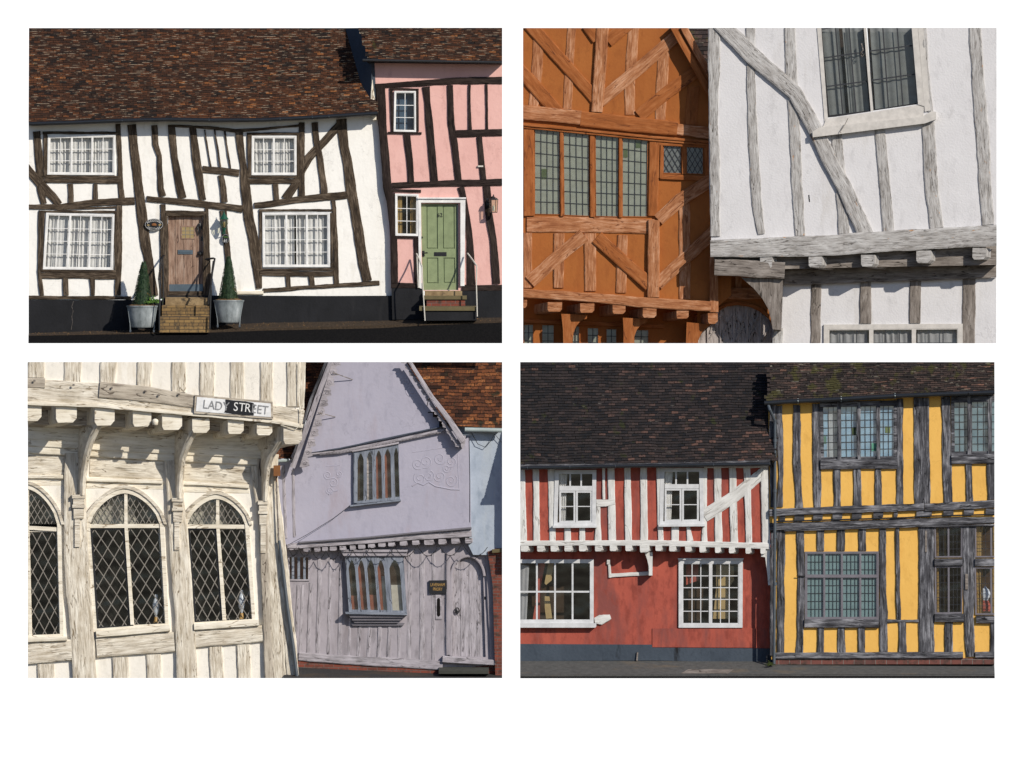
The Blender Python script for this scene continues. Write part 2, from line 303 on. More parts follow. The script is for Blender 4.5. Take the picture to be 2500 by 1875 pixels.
# ---------------------------------------------------------------- mesh helpers
def grp(o, label, cat, group=None):
    o['label'] = label; o['category'] = cat
    if group: o['group'] = group
    return o
def thing(name, label, cat, u, v, d=0, group=None):
    o = bpy.data.objects.new(name, None); COL.objects.link(o); o.location = W(u, v, d); o.empty_display_size = .3
    return grp(o, label, cat, group)
def wloc(o):
    p = o.location.copy(); q = o.parent
    while q: p += q.location; q = q.parent
    return p
class MB:
    def __init__(s): s.v = []; s.f = []; s.uv = []; s.c = []; s.m = []
    def poly(s, pts, uv=None, c=(0,0,0), m=0):
        i = len(s.v); s.v += [Vector(p) for p in pts]; s.f.append(tuple(range(i, i+len(pts))))
        s.uv.append(uv or [(p[0], p[2]) for p in pts]); s.c.append(c); s.m.append(m)
    def slab(s, loops, d0, d1, sh=(0,0), uvs=None, m=0):
        """loops in fine units (outer, then holes); front at d0, back at d1, back shifted by sh"""
        fr = [[W(u, v, d0) for u, v in lp] for lp in loops]
        bk = [[W(u+sh[0], v+sh[1], d1) for u, v in lp] for lp in loops]
        s.prism(fr, bk, m)
    def prism(s, fr, bk, m=0):
        flat = [p for lp in fr for p in lp]; flb = [p for lp in bk for p in lp]
        tri = tessellate_polygon([[Vector((p.x, p.z, 0)) for p in lp] for lp in fr])
        for t in tri:
            a, b, c = [flat[k] for k in t]
            nrm = (b-a).cross(c-a)
            if nrm.length < 1e-10: continue
            if nrm.y > 0: t = t[::-1]
            s.poly([flat[k] for k in t], m=m); s.poly([flb[k] for k in t[::-1]], m=m)
        for L, B in zip(fr, bk):
            for k in range(len(L)):
                j = (k+1) % len(L)
                w = (L[j]-L[k]).length; h = (L[k]-B[k]).length
                s.poly([L[k], L[j], B[j], B[k]], [(0,0),(w,0),(w,h),(0,h)], m=m)
    def box(s, u0, v0, u1, v1, d0, d1, sh=(0,0), m=0):
        s.slab([[(u0,v0),(u1,v0),(u1,v1),(u0,v1)]], d0, d1, sh, m=m)
    def bar(s, a, b, w, h, d):
        """straight bar between world points a,b lying in the facade: width w, depth from d-h to d"""
        t = (b-a); L = t.length
        if L < 1e-6: return
        t /= L; nv = Vector((-t.z, 0, t.x))*w/2
        P = [a+nv, b+nv, b-nv, a-nv]
        fr = [Vector((p.x, -d-SET, p.z)) for p in P]; bk = [Vector((p.x, -(d-h)-SET, p.z)) for p in P]
        s.poly(fr, [(0,0),(L,0),(L,w),(0,w)])
        for k in range(4):
            j = (k+1) % 4; s.poly([fr[k], bk[k], bk[j], fr[j]], [(0,0),(0,h),(L,h),(L,0)])
    def tube(s, pts, r, n=8, cap=True):
        pts = [Vector(p) for p in pts]; rs = r if isinstance(r, (list, tuple)) else [r]*len(pts)
        rings = []
        for k, p in enumerate(pts):
            t = (pts[min(k+1, len(pts)-1)]-pts[max(k-1, 0)]).normalized()
            up = Vector((0,1,0)) if abs(t.y) < .9 else Vector((1,0,0))
            a = t.cross(up).normalized(); b = t.cross(a)
            rings.append([p+(a*math.cos(2*math.pi*i/n)+b*math.sin(2*math.pi*i/n))*rs[k] for i in range(n)])
        for A, B in zip(rings, rings[1:]):
            for i in range(n):
                j = (i+1) % n; s.poly([A[i], A[j], B[j], B[i]])
        if cap: s.poly(rings[0][::-1]); s.poly(rings[-1])
    def lathe(s, c, prof, n=20, ax=1.0, ay=1.0, lean=(0,0)):
        """prof: (radius, height) in metres about world point c"""
        rg = [[c+Vector((r*ax*math.cos(2*math.pi*i/n)+lean[0]*z, r*ay*math.sin(2*math.pi*i/n), z)) for i in range(n)] for r, z in prof]
        for A, B in zip(rg, rg[1:]):
            for i in range(n):
                j = (i+1) % n; s.poly([A[i], A[j], B[j], B[i]])
        s.poly(rg[0][::-1]); s.poly(rg[-1])
    def build(s, name, mats, par=None, smooth=False, label=None, clip=True, vert=False):
        if vert: s.uv = [[(q[1], q[0]) for q in uv] for uv in s.uv]
        if not s.f: return None
        if isinstance(mats, str): mats = [mats]
        me = bpy.data.meshes.new(name)
        lo = [min(p[k] for p in s.v) for k in range(3)]; hi = [max(p[k] for p in s.v) for k in range(3)]
        org = Vector(((lo[0]+hi[0])/2, (lo[1]+hi[1])/2, lo[2]))
        me.from_pydata([p-org for p in s.v], [], s.f)
        fu = [x for uv in s.uv for q in uv for x in q]; fc = [x for f, c in zip(s.f, s.c) for _ in f for x in (*c, 1)]
        me.uv_layers.new(name='UVMap'); me.uv_layers[0].data.foreach_set('uv', fu)
        me.color_attributes.new('tone', 'FLOAT_COLOR', 'CORNER'); me.color_attributes['tone'].data.foreach_set('color', fc)
        for m in mats: me.materials.append(MAT[m])
        for p, m in zip(me.polygons, s.m): p.material_index = m
        bm = bmesh.new(); bm.from_mesh(me)
        bmesh.ops.remove_doubles(bm, verts=bm.verts, dist=1e-5)
        if clip and CLIP:
            for ax, val, sg in ((0, CLIP[0], -1), (0, CLIP[1], 1), (2, CLIP[2], -1), (2, CLIP[3], 1)):
                if (sg < 0 and lo[ax] < val-1e-6) or (sg > 0 and hi[ax] > val+1e-6):
                    co = Vector((0,0,0)); co[ax] = val-org[ax]; no = Vector((0,0,0)); no[ax] = sg
                    r = bmesh.ops.bisect_plane(bm, geom=bm.verts[:]+bm.edges[:]+bm.faces[:], dist=1e-6, plane_co=co, plane_no=no, clear_outer=True)
                    ed = [e for e in r['geom_cut'] if isinstance(e, bmesh.types.BMEdge) and e.is_valid and e.is_boundary]
                    if ed and len(bm.faces) < 4000:
                        bmesh.ops.holes_fill(bm, edges=ed, sides=0)
        if not bm.faces: bm.free(); bpy.data.meshes.remove(me); return None
        bmesh.ops.recalc_face_normals(bm, faces=bm.faces[:])
        if smooth:
            for f in bm.faces: f.smooth = True
        bm.to_mesh(me); bm.free()
        if smooth:
            try: me.set_sharp_from_angle(angle=R(40))
            except Exception: pass
        o = bpy.data.objects.new(name, me); COL.objects.link(o)
        if par: o.parent = par; o.location = org-wloc(par)
        else: o.location = org
        if label: o['label'] = label
        return o

def rs(a, b): return random.uniform(a, b)
def path(pts, step=18):
    out = []
    for a, b in zip(pts, pts[1:]):
        L = math.hypot(b[0]-a[0], b[1]-a[1]); n = max(1, int(L/step))
        for k in range(n): t = k/n; out.append(tuple(a[i]+(b[i]-a[i])*t for i in range(3)))
    out.append(tuple(pts[-1])); return out
def timber(par, mat, name, t, pts, d=0.0, proud=.035, wob=3.0, label=None, sub=None):
    on(t); P = path(pts); seed = rs(0, 999); m = MB(); proud += rs(0, .012)
    rings = []; L = 0; prev = None; dd = d-.02
    for k, (u, v, w) in enumerate(P):
        a = P[max(k-1, 0)]; b = P[min(k+1, len(P)-1)]
        tx, ty = b[0]-a[0], b[1]-a[1]; q = math.hypot(tx, ty) or 1; nx, ny = -ty/q, tx/q
        if prev: L += math.hypot(u-prev[0], v-prev[1])*U
        prev = (u, v)
        w1 = w/2+wob*noise.noise(Vector((L*2.3, seed, 0)))*1.5+wob*.55*noise.noise(Vector((L*11, seed, 3)))
        w2 = w/2+wob*noise.noise(Vector((L*2.3, seed, 9)))*1.5+wob*.55*noise.noise(Vector((L*11, seed, 13)))
        dp = d+proud+.010*noise.noise(Vector((L*3, seed, 5)))
        ring = []
        for f, z in ((-1, dd), (-1, dp-.012), (-.84, dp), (.1, dp+.004), (.84, dp), (1, dp-.012), (1, dd)):
            ww = w1 if f < 0 else w2
            ring.append((W(u+nx*f*ww, v+ny*f*ww, z), (L+seed, (f*w/2)*U+seed)))
        rings.append(ring)
    for A, B in zip(rings, rings[1:]):
        for i in range(6):
            m.poly([A[i][0], B[i][0], B[i+1][0], A[i+1][0]], [A[i][1], B[i][1], B[i+1][1], A[i+1][1]])
    for r in (rings[0], rings[-1]): m.poly([x[0] for x in r], [x[1] for x in r])
    return m.build(name, mat, par, label=label)
def timbers(par, mat, t, rows, d=0.0, proud=.035, wob=3.0):
    for r in rows: timber(par, mat, r[0], t, r[1:], d, proud, wob)
def lerp(a, b, t): return (a[0]+(b[0]-a[0])*t, a[1]+(b[1]-a[1])*t)
def bil(q, s, t): return lerp(lerp(q[0], q[1], s), lerp(q[3], q[2], s), t)
def inset(q, m):
    cx = sum(p[0] for p in q)/4; cy = sum(p[1] for p in q)/4
    return [(p[0]+(m if p[0] < cx else -m), p[1]+(m if p[1] < cy else -m)) for p in q]
def shade_sheet(m, q, d, waves=14, amp=.02, nv=6):
    n = waves*6; ph = rs(0, 6)
    g = [[(lambda p: W(p[0], p[1], d+amp*math.sin(2*math.pi*waves*i/n+ph+1.9*math.sin(i*.083+ph)+.5*math.sin(j*.9+i*.05))*(.62+.38*math.sin(i*.137+ph*2))))(bil(q, i/n, j/nv)) for i in range(n+1)] for j in range(nv+1)]
    for j in range(nv):
        for i in range(n): m.poly([g[j][i], g[j][i+1], g[j+1][i+1], g[j+1][i]])
def window(par, t, q, cas=((0,1),), cols=2, rows=3, fw=18, bar=7, mat='white_gloss', d=0.0, rec=.03, content='curtain', glass='window_glass',
           lead=None, name='window', cmat='curtain_white', back='room_dark', lead_mat='lead_came', rowlist=None, part='curtain', label=None, sub_fw=None, hole=None, cw=None, frame_h=.06, fold=32, sheet=.11):
    """q: TL,TR,BR,BL outer corners of the frame in fine units"""
    on(t); fm = MB(); inn = inset(q, fw)
    fm.slab([list(q), inn[::-1]], d, d-frame_h)
    gd = d-rec
    o = fm.build(name, mat, par, label=label)
    if o is None: return None
    bars = MB(); lm = MB(); gm = MB()
    s2 = fw*.8 if sub_fw is None else sub_fw
    for k, (a, b) in enumerate(cas):
        c0 = [bil(inn, a, 0), bil(inn, b, 0), bil(inn, b, 1), bil(inn, a, 1)]
        if s2:
            cc = [(c0[0][0]+(2 if a > 0 else 0), c0[0][1]), (c0[1][0]-(2 if b < 1 else 0), c0[1][1]), (c0[2][0]-(2 if b < 1 else 0), c0[2][1]), (c0[3][0]+(2 if a > 0 else 0), c0[3][1])]
            ci = inset(cc, s2*.6); bars.slab([cc, ci[::-1]], d-.008, d-.045)
        else: ci = c0
        if a > 0 and s2:
            p0, p1 = bil(inn, a, 0), bil(inn, a, 1); bars.bar(W(*p0), W(*p1), fw*.9*U, .05, d-.003)
        nc = cols[k] if isinstance(cols, (list, tuple)) else cols
        if bar:
            for i in range(1, nc): bars.bar(W(*bil(ci, i/nc, 0)), W(*bil(ci, i/nc, 1)), bar*U, .025, gd+.014)
            rl = rowlist or [j/rows for j in range(1, rows)]
            for y in rl: bars.bar(W(*bil(ci, 0, y)), W(*bil(ci, 1, y)), bar*U, .025, gd+.012)
        if lead and lead[0] == 'grid':
            for i in range(1, lead[1]): lm.bar(W(*bil(ci, i/lead[1], 0)), W(*bil(ci, i/lead[1], 1)), lead[3]*U, .008, gd+.006)
            for j in range(1, lead[2]): lm.bar(W(*bil(ci, 0, j/lead[2])), W(*bil(ci, 1, j/lead[2])), lead[3]*U, .008, gd+.005)
        if lead and lead[0] == 'diamond':
            n1, n2 = lead[1], lead[2]
            for sg in (1, -1):
                for i in range(-n2, n1+n2+1):
                    # line: s*n1 = i + sg * tt * n2
                    pts = []
                    for tt in (0, 1):
                        sv = (i+sg*tt*n2)/n1
                        pts.append((sv, tt))
                    (s0, t0), (s1, t1) = pts
                    # clip s to 0..1
                    ok = True
                    lo, hi = 0.0, 1.0
                    ds = s1-s0
                    for bd, sgn in ((0, 1), (1, -1)):
                        f0 = (s0-bd)*sgn; f1 = (s1-bd)*sgn
                        if f0 < 0 and f1 < 0: ok = False; break
                        if f0 < 0: lo = max(lo, f0/(f0-f1))
                        elif f1 < 0: hi = min(hi, f0/(f0-f1))
                    if not ok or hi <= lo+1e-4: continue
                    lm.bar(W(*bil(ci, s0+ds*lo, lo)), W(*bil(ci, s0+ds*hi, hi)), lead[3]*U, .008, gd+(.006 if sg > 0 else .004))
        gm.poly([W(*p, gd-.002*k) for p in ci])
    bars.build('glazing_bars', mat, o); lm.build('leading', lead_mat, o)
    gm.build('glass', glass, o)
    big = inset(q, fw*.4)
    if content == 'curtain':
        for a, b in (cw or ((0, 1),)):
            cm = MB(); shade_sheet(cm, [bil(big, a, 0), bil(big, b, 0), bil(big, b, 1), bil(big, a, 1)], d-.13, waves=max(3, int((b-a)*abs(q[1][0]-q[0][0])/fold)), amp=.024)
            cm.build(part, cmat, o, smooth=True)
    if content == 'sheet':
        cm = MB(); cm.slab([big], d-sheet, d-sheet-.012); cm.build('backing_sheet', cmat, o)  # sheet behind the glass; in some windows its colour paints a reflection
    bx = MB(); fr = [W(*p, d-frame_h+.002) for p in big]; bk = [W(*p, d-.7) for p in big]
    bx.poly(bk)
    for k in range(4): j = (k+1) % 4; bx.poly([fr[k], fr[j], bk[j], bk[k]])
    bx.build('room_recess', back, o)
    return o
def wall(par, t, loops, mat, d=0.0, thick=.25, name='wall', label=None):
    on(t); m = MB(); m.slab(loops, d, d-thick); return m.build(name, mat, par, label=label)
def conv(pts, a, b):
    """fine coordinates on sheet a -> the same places on sheet b"""
    dx = (TL[a][0]-TL[b][0])*K; dy = (TL[a][1]-TL[b][1])*K
    return [(p[0]+dx, p[1]+dy)+tuple(p[2:]) for p in pts]
def hole(q, m=6): return inset(q, m)[::-1]
def interp(pts, u):
    if u <= pts[0][0]: return pts[0][1]
    for a, b in zip(pts, pts[1:]):
        if u <= b[0]: return a[1]+(b[1]-a[1])*(u-a[0])/(b[0]-a[0] or 1)
    return pts[-1][1]
def roof(par, t, eave, vtop, topline, left, right, pitch, tw, mat, d=.3, slope=58, name='roof', amp=2.5, thick=.016):
    """eave/topline: (u,v) lines; left/right: (v,u) limits"""
    on(t); m = MB(); nrow = int((max(e[1] for e in eave)-vtop)/pitch)+2
    u0 = min(x[1] for x in left)-tw; u1 = max(x[1] for x in right)+tw; tn = math.tan(R(slope))
    seed = rs(0, 99)
    def pos(u, r):                      # row r bottom edge
        e = interp(eave, u); tp = interp(topline, u); f = r/nrow
        sag = amp*noise.noise(Vector((u*.004, r*.15, seed)))*2.2
        v = e+(tp-e)*f+sag
        return v
    def dep(u, v): return d-(interp(eave, u)-v)*U/tn
    for r in range(nrow+1):
        off = (r % 2)*tw/2+rs(-6, 6); n = int((u1-u0)/tw)+1
        for i in range(n):
            a = u0+i*tw+off+rs(-2, 2); b = a+tw-1.2; c = (a+b)/2; vb = pos(c, r); vt = pos(c, r+1)
            lo = interp(left, vb); hi = interp(right, vb)
            if c < lo or c > hi: continue
            vt -= pitch*.15
            j = rs(-1.8, 1.8); k = rs(-1.2, 1.2); dl = rs(0, .006); tone = (min(1, max(0, random.gauss(.5, .24))), 0, 0)
            va, vbb = pos(a, r)+j+k, pos(b, r)+j-k
            p1 = W(a, va, dep(c, va)+thick+dl); p2 = W(b, vbb, dep(c, vbb)+thick+dl)
            p3 = W(b, vt, dep(c, vt)+.002); p4 = W(a, vt, dep(c, vt)+.002)
            m.poly([p1, p2, p3, p4], c=tone)
            q1 = W(a, va+4.2, dep(c, va)+thick+dl-.004); q2 = W(b, vbb+4.2, dep(c, vbb)+thick+dl-.004)
            m.poly([p1, q1, q2, p2], c=(tone[0], 1, 0))
            m.poly([p1, p4, q1], c=(0, 1, 0)); m.poly([p2, q2, p3], c=(0, 1, 0))
    # boarding beneath the tiles
    us = [u0+(u1-u0)*k/24 for k in range(25)]
    for a, b in zip(us, us[1:]):
        for r in range(0, nrow, 4):
            r2 = min(nrow, r+4)
            qd = [(a, pos(a, r)), (b, pos(b, r)), (b, pos(b, r2)), (a, pos(a, r2))]
            mid = (qd[0][1]+qd[2][1])/2; lo = interp(left, mid); hi = interp(right, mid)
            if b < lo or a > hi: continue
            qd = [(min(max(x, lo), hi), y) for x, y in qd]
            if abs(qd[1][0]-qd[0][0]) < 1: continue
            m.poly([W(x, y, dep(x, y)-.02) for x, y in qd], c=(0, 1, 0))
    return m.build(name, mat, par)
def tubeu(par, t, pts, r, name, mat, n=8, label=None, smooth=True):
    """pts (u,v,d), radius in fine units"""
    on(t); m = MB(); m.tube([W(*p) for p in pts], [x*U for x in r] if isinstance(r, (list, tuple)) else r*U, n)
    return m.build(name, mat, par, smooth=smooth, label=label)
def text_mesh(body, size, c, mat, par, name='lettering', sx=1.0, rot=0.0, depth=.006, bold=0.0, shear=0.0):
    cu = bpy.data.curves.new('lettering', 'FONT'); cu.body = body; cu.size = size; cu.align_x = 'CENTER'; cu.align_y = 'CENTER'
    cu.extrude = depth/2; cu.offset = bold; cu.shear = shear
    ob = bpy.data.objects.new('tmp', cu); COL.objects.link(ob)
    dg = bpy.context.evaluated_depsgraph_get(); dg.update()
    me = bpy.data.meshes.new_from_object(ob.evaluated_get(dg)); bpy.data.objects.remove(ob)
    me.transform(__import__('mathutils').Matrix.Diagonal((sx, 1, 1, 1)))
    me.materials.clear(); me.materials.append(MAT[mat]); me.name = name
    o = bpy.data.objects.new(name, me); COL.objects.link(o)
    o.rotation_euler = (R(90), rot, 0)
    if par: o.parent = par; o.location = c-wloc(par)
    else: o.location = c
    return o
def ell(u, v, a, b, n=28): return [(u+a*math.cos(2*math.pi*k/n), v+b*math.sin(2*math.pi*k/n)) for k in range(n)]

# ================================================================ first stretch: white cottage and pink house
frame(70, 68, 1226, 838)
# ---- ground
on('C')
def slope_ground(t, name, mat, top, bot, d0, d1, kind='structure', lab=None):
    on(t); m = MB(); n = 24
    ua, ub = top[0][0], top[-1][0]
    for i in range(n):
        a = ua+(ub-ua)*i/n; b = ua+(ub-ua)*(i+1)/n
        T0, T1, B0, B1 = interp(top, a), interp(top, b), interp(bot, a), interp(bot, b)
        for j in range(4):
            f, g = j/4, (j+1)/4
            m.poly([W(a, T0+(B0-T0)*f, d0+(d1-d0)*f), W(b, T1+(B1-T1)*f, d0+(d1-d0)*f), W(b, T1+(B1-T1)*g, d0+(d1-d0)*g), W(a, T0+(B0-T0)*g, d0+(d1-d0)*g)])
    m.poly([W(ua, interp(bot, ua), d1), W(ub, interp(bot, ub), d1), W(ub, interp(bot, ub)+40, d1), W(ua, interp(bot, ua)+40, d1)])
    o = m.build(name, mat)
    if o: o['kind'] = kind
    return o
slope_ground('C', 'pavement', 'gravel_verge', [(30,1335),(900,1305),(1700,1255),(2138,1232),(3200,1215),(3600,1195),(4320,1180)],
             [(30,1362),(900,1345),(1700,1330),(2138,1312),(3200,1290),(3600,1262),(4320,1235)], -.1, .72)
slope_ground('C', 'road', 'dark_asphalt', [(30,1360),(900,1343),(1700,1328),(2138,1310),(3200,1288),(3600,1260),(4320,1233)],
             [(30,1450),(4320,1450)], .70, 1.12)  # near black road colour holds the shade of the houses opposite

cot = thing('timber_framed_cottage', 'low white cottage with crooked brown timbers, long brown tiled roof and black plinth', 'house', 1300, 2750)
GUT = [(38,890),(440,878),(880,860),(1300,850),(1700,858),(2138,855),(2600,832),(3178,795)]
w1 = [(210,1000),(820,990),(815,1355),(205,1350)]
on('A'); w2 = conv([(-93,1000),(310,1000),(310,1355),(-95,1355)], 'B', 'A')
w3 = conv([(195,255),(810,270),(795,770),(165,765)], 'C', 'A')
w4 = conv([(2,255),(610,250),(612,745),(6,745)], 'D', 'A')
dr = conv([(1285,265),(1605,265),(1612,1003),(1292,1003)], 'C', 'A')
right = conv([(1145,1002)], 'D', 'A')[0]
wall(cot, 'A', [[(-100,840),(440,850),(880,845),(1300,830),(1700,840),(2138,830),(2600,810),(3185,775),(3205,1000),(3245,1250),(3275,1560),(3295,1900),(3320,2200),(3320,2440),(-100,2490)],
     hole(w1), hole(w2), hole(w3), hole(w4), hole(dr, 2)], 'limewash_white')
# plinth
wall(cot, 'C', [[(-100,1040),(960,1040),(1235,1042),(1250,1000),(2138,1002),(2700,1005),(3332,1002),(3332,1237),(2138,1262),(900,1345),(-100,1375)]], 'black_plinth_paint', .05, .28, 'plinth')
# plinth crack (limed scar)
tubeu(cot, 'C', [(440,1052,.05),(425,1100,.05),(437,1140,.051),(425,1190,.051),(432,1240,.051),(418,1310,.051)], 1.6, 'crack', 'silver_oak_dull', 5)
roof(cot, 'A', [(-20,880),(440,866),(880,850),(1300,838),(1700,846),(2138,843),(2600,822),(3190,783)], 20, [(-20,15),(1300,25),(2300,25),(3200,30)],
     [(0,-60),(900,-60)], [(0,2960),(240,3020),(480,3080),(640,3120),(690,3172),(850,3190)], 21.5, 58, 'brown_clay_tile', .33, 60, amp=3.5)
m = MB(); on('A')
for a, b in zip(GUT, GUT[1:]): m.slab([[(a[0], a[1]-16), (b[0], b[1]-16), (b[0], b[1]+22), (a[0], a[1]+22)]], .37, .0)
m.build('soffit', 'tarred_oak', cot)
tubeu(cot, 'A', [(u, v+4, .42) for u, v in GUT], 17, 'gutter', 'gutter_black', 10)
for u in (878, 1660, 2300, 2590, 2740):
    v = interp(GUT, u); tubeu(cot, 'A', [(u, v-14, .40), (u, v+6, .475), (u, v+22, .40)], 4, 'gutter_bracket', 'pipe_grey', 6)
BO = 'brown_oak'
timbers(cot, BO, 'A', [
 ('stud',(108,960,72),(130,1200,70),(145,1480,62),(175,1612,58)),
 ('brace',(10,1275,75),(70,1350,80),(180,1475,85),(250,1545,75),(312,1622,60)),
 ('lintel',(162,972,26),(842,976,26)), ('jamb',(188,985,40),(188,1360,36)), ('window_sill',(150,1368,24),(862,1372,24)), ('rail',(178,1403,46),(860,1408,46)),
 ('post',(840,895,48),(856,1180,44),(866,1475,48),(875,1560,54)),
 ('stud',(412,1432,50),(418,1608,52)), ('stud',(638,1432,46),(640,1585,46)),
 ('post',(962,900,84),(985,1100,80),(1028,1475,85),(1058,1740,92),(1090,1988,92),(1120,2138,82),(1165,2440,76)),
 ('stud',(1168,905,54),(1180,1075,54),(1212,1180,44),(1225,1475,58),(1245,1545,66)),
 ('stud',(1322,920,64),(1350,1200,62),(1400,1475,72),(1422,1562,74)),
 ('stud',(1512,925,62),(1545,1200,72),(1588,1475,66),(1606,1578,60)),
 ('lath',(1620,945,15),(1678,1285,15)),('lath',(1710,945,15),(1766,1292,15)),('lath',(1798,952,17),(1854,1300,16)),
 ('rail',(1603,1302,62),(1932,1334,60)),
 ('stud',(1765,1355,48),(1788,1480,58),(1802,1598,60)),
 ('post',(1930,965,76),(1950,1150,62),(1975,1300,62),(1988,1475,88),(2018,1740,94),(2062,1940,94),(2088,2140,94),(2112,2375,56)),
 ('wall_plate',(1290,912,20),(1500,918,26),(1700,932,30),(1900,955,34),(2060,948,26),(2240,930,20),(2470,908,24)),
 ('lintel',(2000,982,24),(2490,982,26)),('jamb',(2026,990,40),(2026,1370,38)),('jamb',(2462,990,30),(2462,1368,28)),('window_sill',(1990,1370,22),(2490,1372,22)),('rail',(2010,1408,46),(2478,1412,46)),
 ('post',(2495,880,50),(2496,1100,50),(2494,1475,56),(2495,1542,56)),
 ('stud',(2258,1434,52),(2268,1578,52)), ('brace',(2832,905,72),(2700,1050,72),(2560,1195,74),(2500,1310,66),(2438,1440,80),(2350,1570,78)),
 ('stud',(2612,880,56),(2628,1050,56),(2658,1200,54),(2696,1475,62),(2696,1520,58)),
 ('post',(2850,850,96),(2878,1100,82),(2908,1250,88),(2938,1475,92),(2968,1640,88),(3008,1888,92),(3045,2138,92),(3085,2308,92)),
], 0, .035, 4)
timbers(cot, BO, 'C', [
 ('girding_beam',(20,202,50),(330,205,52),(600,168,60),(990,148,66)),('rail',(350,222,16),(822,205,20)),
 ('girding_beam',(1100,130,52),(1500,165,60),(1962,222,64)),
 ('girding_beam',(2068,190,50),(2138,188,54),(2440,140,60),(2900,95,70)),
 ('door_post',(1248,180,46),(1246,600,52),(1262,1020,66)),('door_post',(1638,205,32),(1650,640,40),(1655,1010,60)),('door_lintel',(1238,250,28),(1632,252,28)),('door_jamb',(1279,262,24),(1284,1005,28)),('door_jamb',(1616,265,24),(1620,1005,28)),('door_head',(1270,272,22),(1620,273,22)),
 ('stud',(1788,235,62),(1805,430,58),(1832,640,56),(1850,1000,54)),
 ('jamb',(165,240,30),(150,770,34)),('stud',(142,250,32),(132,780,32),(155,1000,38)),('lintel',(128,245,22),(832,248,22)),('window_sill',(118,778,26),(838,785,26)),('rail',(150,818,54),(828,825,54)),
 ('jamb',(822,262,24),(818,770,24)),('stud',(852,190,52),(852,600,54),(836,1000,54)),('stud',(368,845,50),(372,1000,48)),('stud',(608,845,50),(612,920,44),(614,1000,40)),
 ('sole_plate',(20,1020,34),(960,1022,34)),
 ('lintel',(2110,234,20),(2775,232,20)),('jamb',(2124,245,28),(2118,770,28)),('jamb',(2762,258,22),(2766,760,22)),
 ('post',(2778,145,40),(2796,400,40),(2804,770,50),(2806,900,54)),('window_sill',(2085,768,22),(2795,765,22)),('rail',(2120,800,42),(2780,805,42)),
 ('stud',(2368,820,46),(2378,932,42)),('stud',(2578,822,50),(2588,918,46)),
 ('sole_plate',(2150,955,34),(2738,915,38),(3195,885,38)),
], 0, .035, 4)
timber(cot, 'limed_board', 'sill_board', 'C', [(1905,978,30),(2150,975,34)], .02, .05, 2)
c3 = ((0,.345),(.345,.665),(.665,1))
window(cot, 'A', w1, c3, 2, 3, 16, 6, d=.05, cw=((0,.3),(.3,.7),(.7,1)))
window(cot, 'A', w2, ((0,.49),(.49,1)), 2, 3, 16, 6, d=.05, cw=((0,.49),(.51,1)))
window(cot, 'A', w3, c3, 2, 4, 16, 6, d=.05, cw=((0,.5),(.5,1)))
window(cot, 'A', w4, c3, 2, 4, 16, 6, d=.05, cw=((0,.47),(.5,1)))
# brown plank door
on('C'); m = MB()
xs = [1290,1356,1432,1510,1606]
for a, b in zip(xs, xs[1:]): m.slab([[(a+1.5,270),(b-1.5,270),(b+1,1000),(a+4,1000)]], -.08+rs(0,.006), -.13)
m.slab([[(1290,270),(1606,270),(1610,1002),(1294,1002)]], -.10, -.14)
door = m.build('door', 'worn_door_oak', cot, vert=True, label='weathered brown plank door with a small leaded pane')
m = MB(); m.slab([[(1302,900),(1608,898),(1610,962),(1304,962)]], -.068, -.08); m.build('kick_plate', 'steel_blue', door)
m = MB(); m.slab([[(1408,374),(1532,374),(1532,494),(1408,494)], [(1416,384),(1416,484),(1524,484),(1524,384)]], -.065, -.08); m.build('pane_frame', 'worn_door_oak', door)
m = MB(); m.slab([[(1414,382),(1526,382),(1526,486),(1414,486)]], -.072, -.078); m.build('pane', 'amber_glass', door)
m = MB()
for u in (1450, 1490): m.bar(W(u,384,0), W(u,484,0), 4*U, .006, -.066)
for v in (418, 452): m.bar(W(1416,v,0), W(1524,v,0), 4*U, .006, -.0655)
m.build('leading', 'lead_bright', door)
m = MB(); m.slab([[(1380,590),(1515,592),(1515,630),(1380,628)]], -.06, -.08); m.box(1392, 602, 1503, 616, -.05, -.07); m.build('letter_plate', 'steel_blue', door)
m = MB(); m.tube([W(1575,352,-.05), W(1556,385,-.03), W(1572,445,-.03), W(1590,385,-.03), W(1575,352,-.05)], 9*U, 8); m.lathe(W(1575,372,-.06), [(.05,-.02),(.05,.02)], 10); m.build('knocker', 'iron_black', door)
m = MB(); m.lathe(W(1578,640,-.04), [(.01,0),(.045,.012),(.05,.04),(.03,.07)], 12); m.box(1558, 605, 1602, 640, -.06, -.09); m.build('door_knob', 'iron_black', door)
m = MB(); m.box(1588, 470, 1608, 508, -.05, -.08); m.build('latch', 'iron_black', door)
m = MB(); on('C'); m.slab([[(1292,965),(1612,965),(1618,1004),(1288,1004)]], .0, -.16, (0,-8)); m.build('threshold', BO, cot)
# steps of the cottage
def step(par, t, u0, u1, vt, vn, vb, d0, d1, mat, name='doorstep'):
    """tread from vt (back) down to vn (nosing), riser to vb"""
    on(t); m = MB()
    A = [W(u0,vt,d0), W(u1,vt,d0), W(u1,vn,d1), W(u0,vn,d1)]
    m.poly(A); m.poly([W(u0,vn,d1), W(u1,vn,d1), W(u1,vb,d1), W(u0,vb,d1)])
    m.poly([W(u0,vt,d0), W(u0,vn,d1), W(u0,vb,d1), W(u0,vb,d0)]); m.poly([W(u1,vt,d0), W(u1,vb,d0), W(u1,vb,d1), W(u1,vn,d1)])
    m.poly([W(u0,vb,d0), W(u0,vb,d1), W(u1,vb,d1), W(u1,vb,d0)])
    return m.build(name, mat, par)
step(cot, 'C', 1268, 1664, 1005, 1028, 1090, -.1, .24, 'sandstone_step')
step(cot, 'C', 1238, 1664, 1086, 1098, 1200, .2, .52, 'yellow_brick')
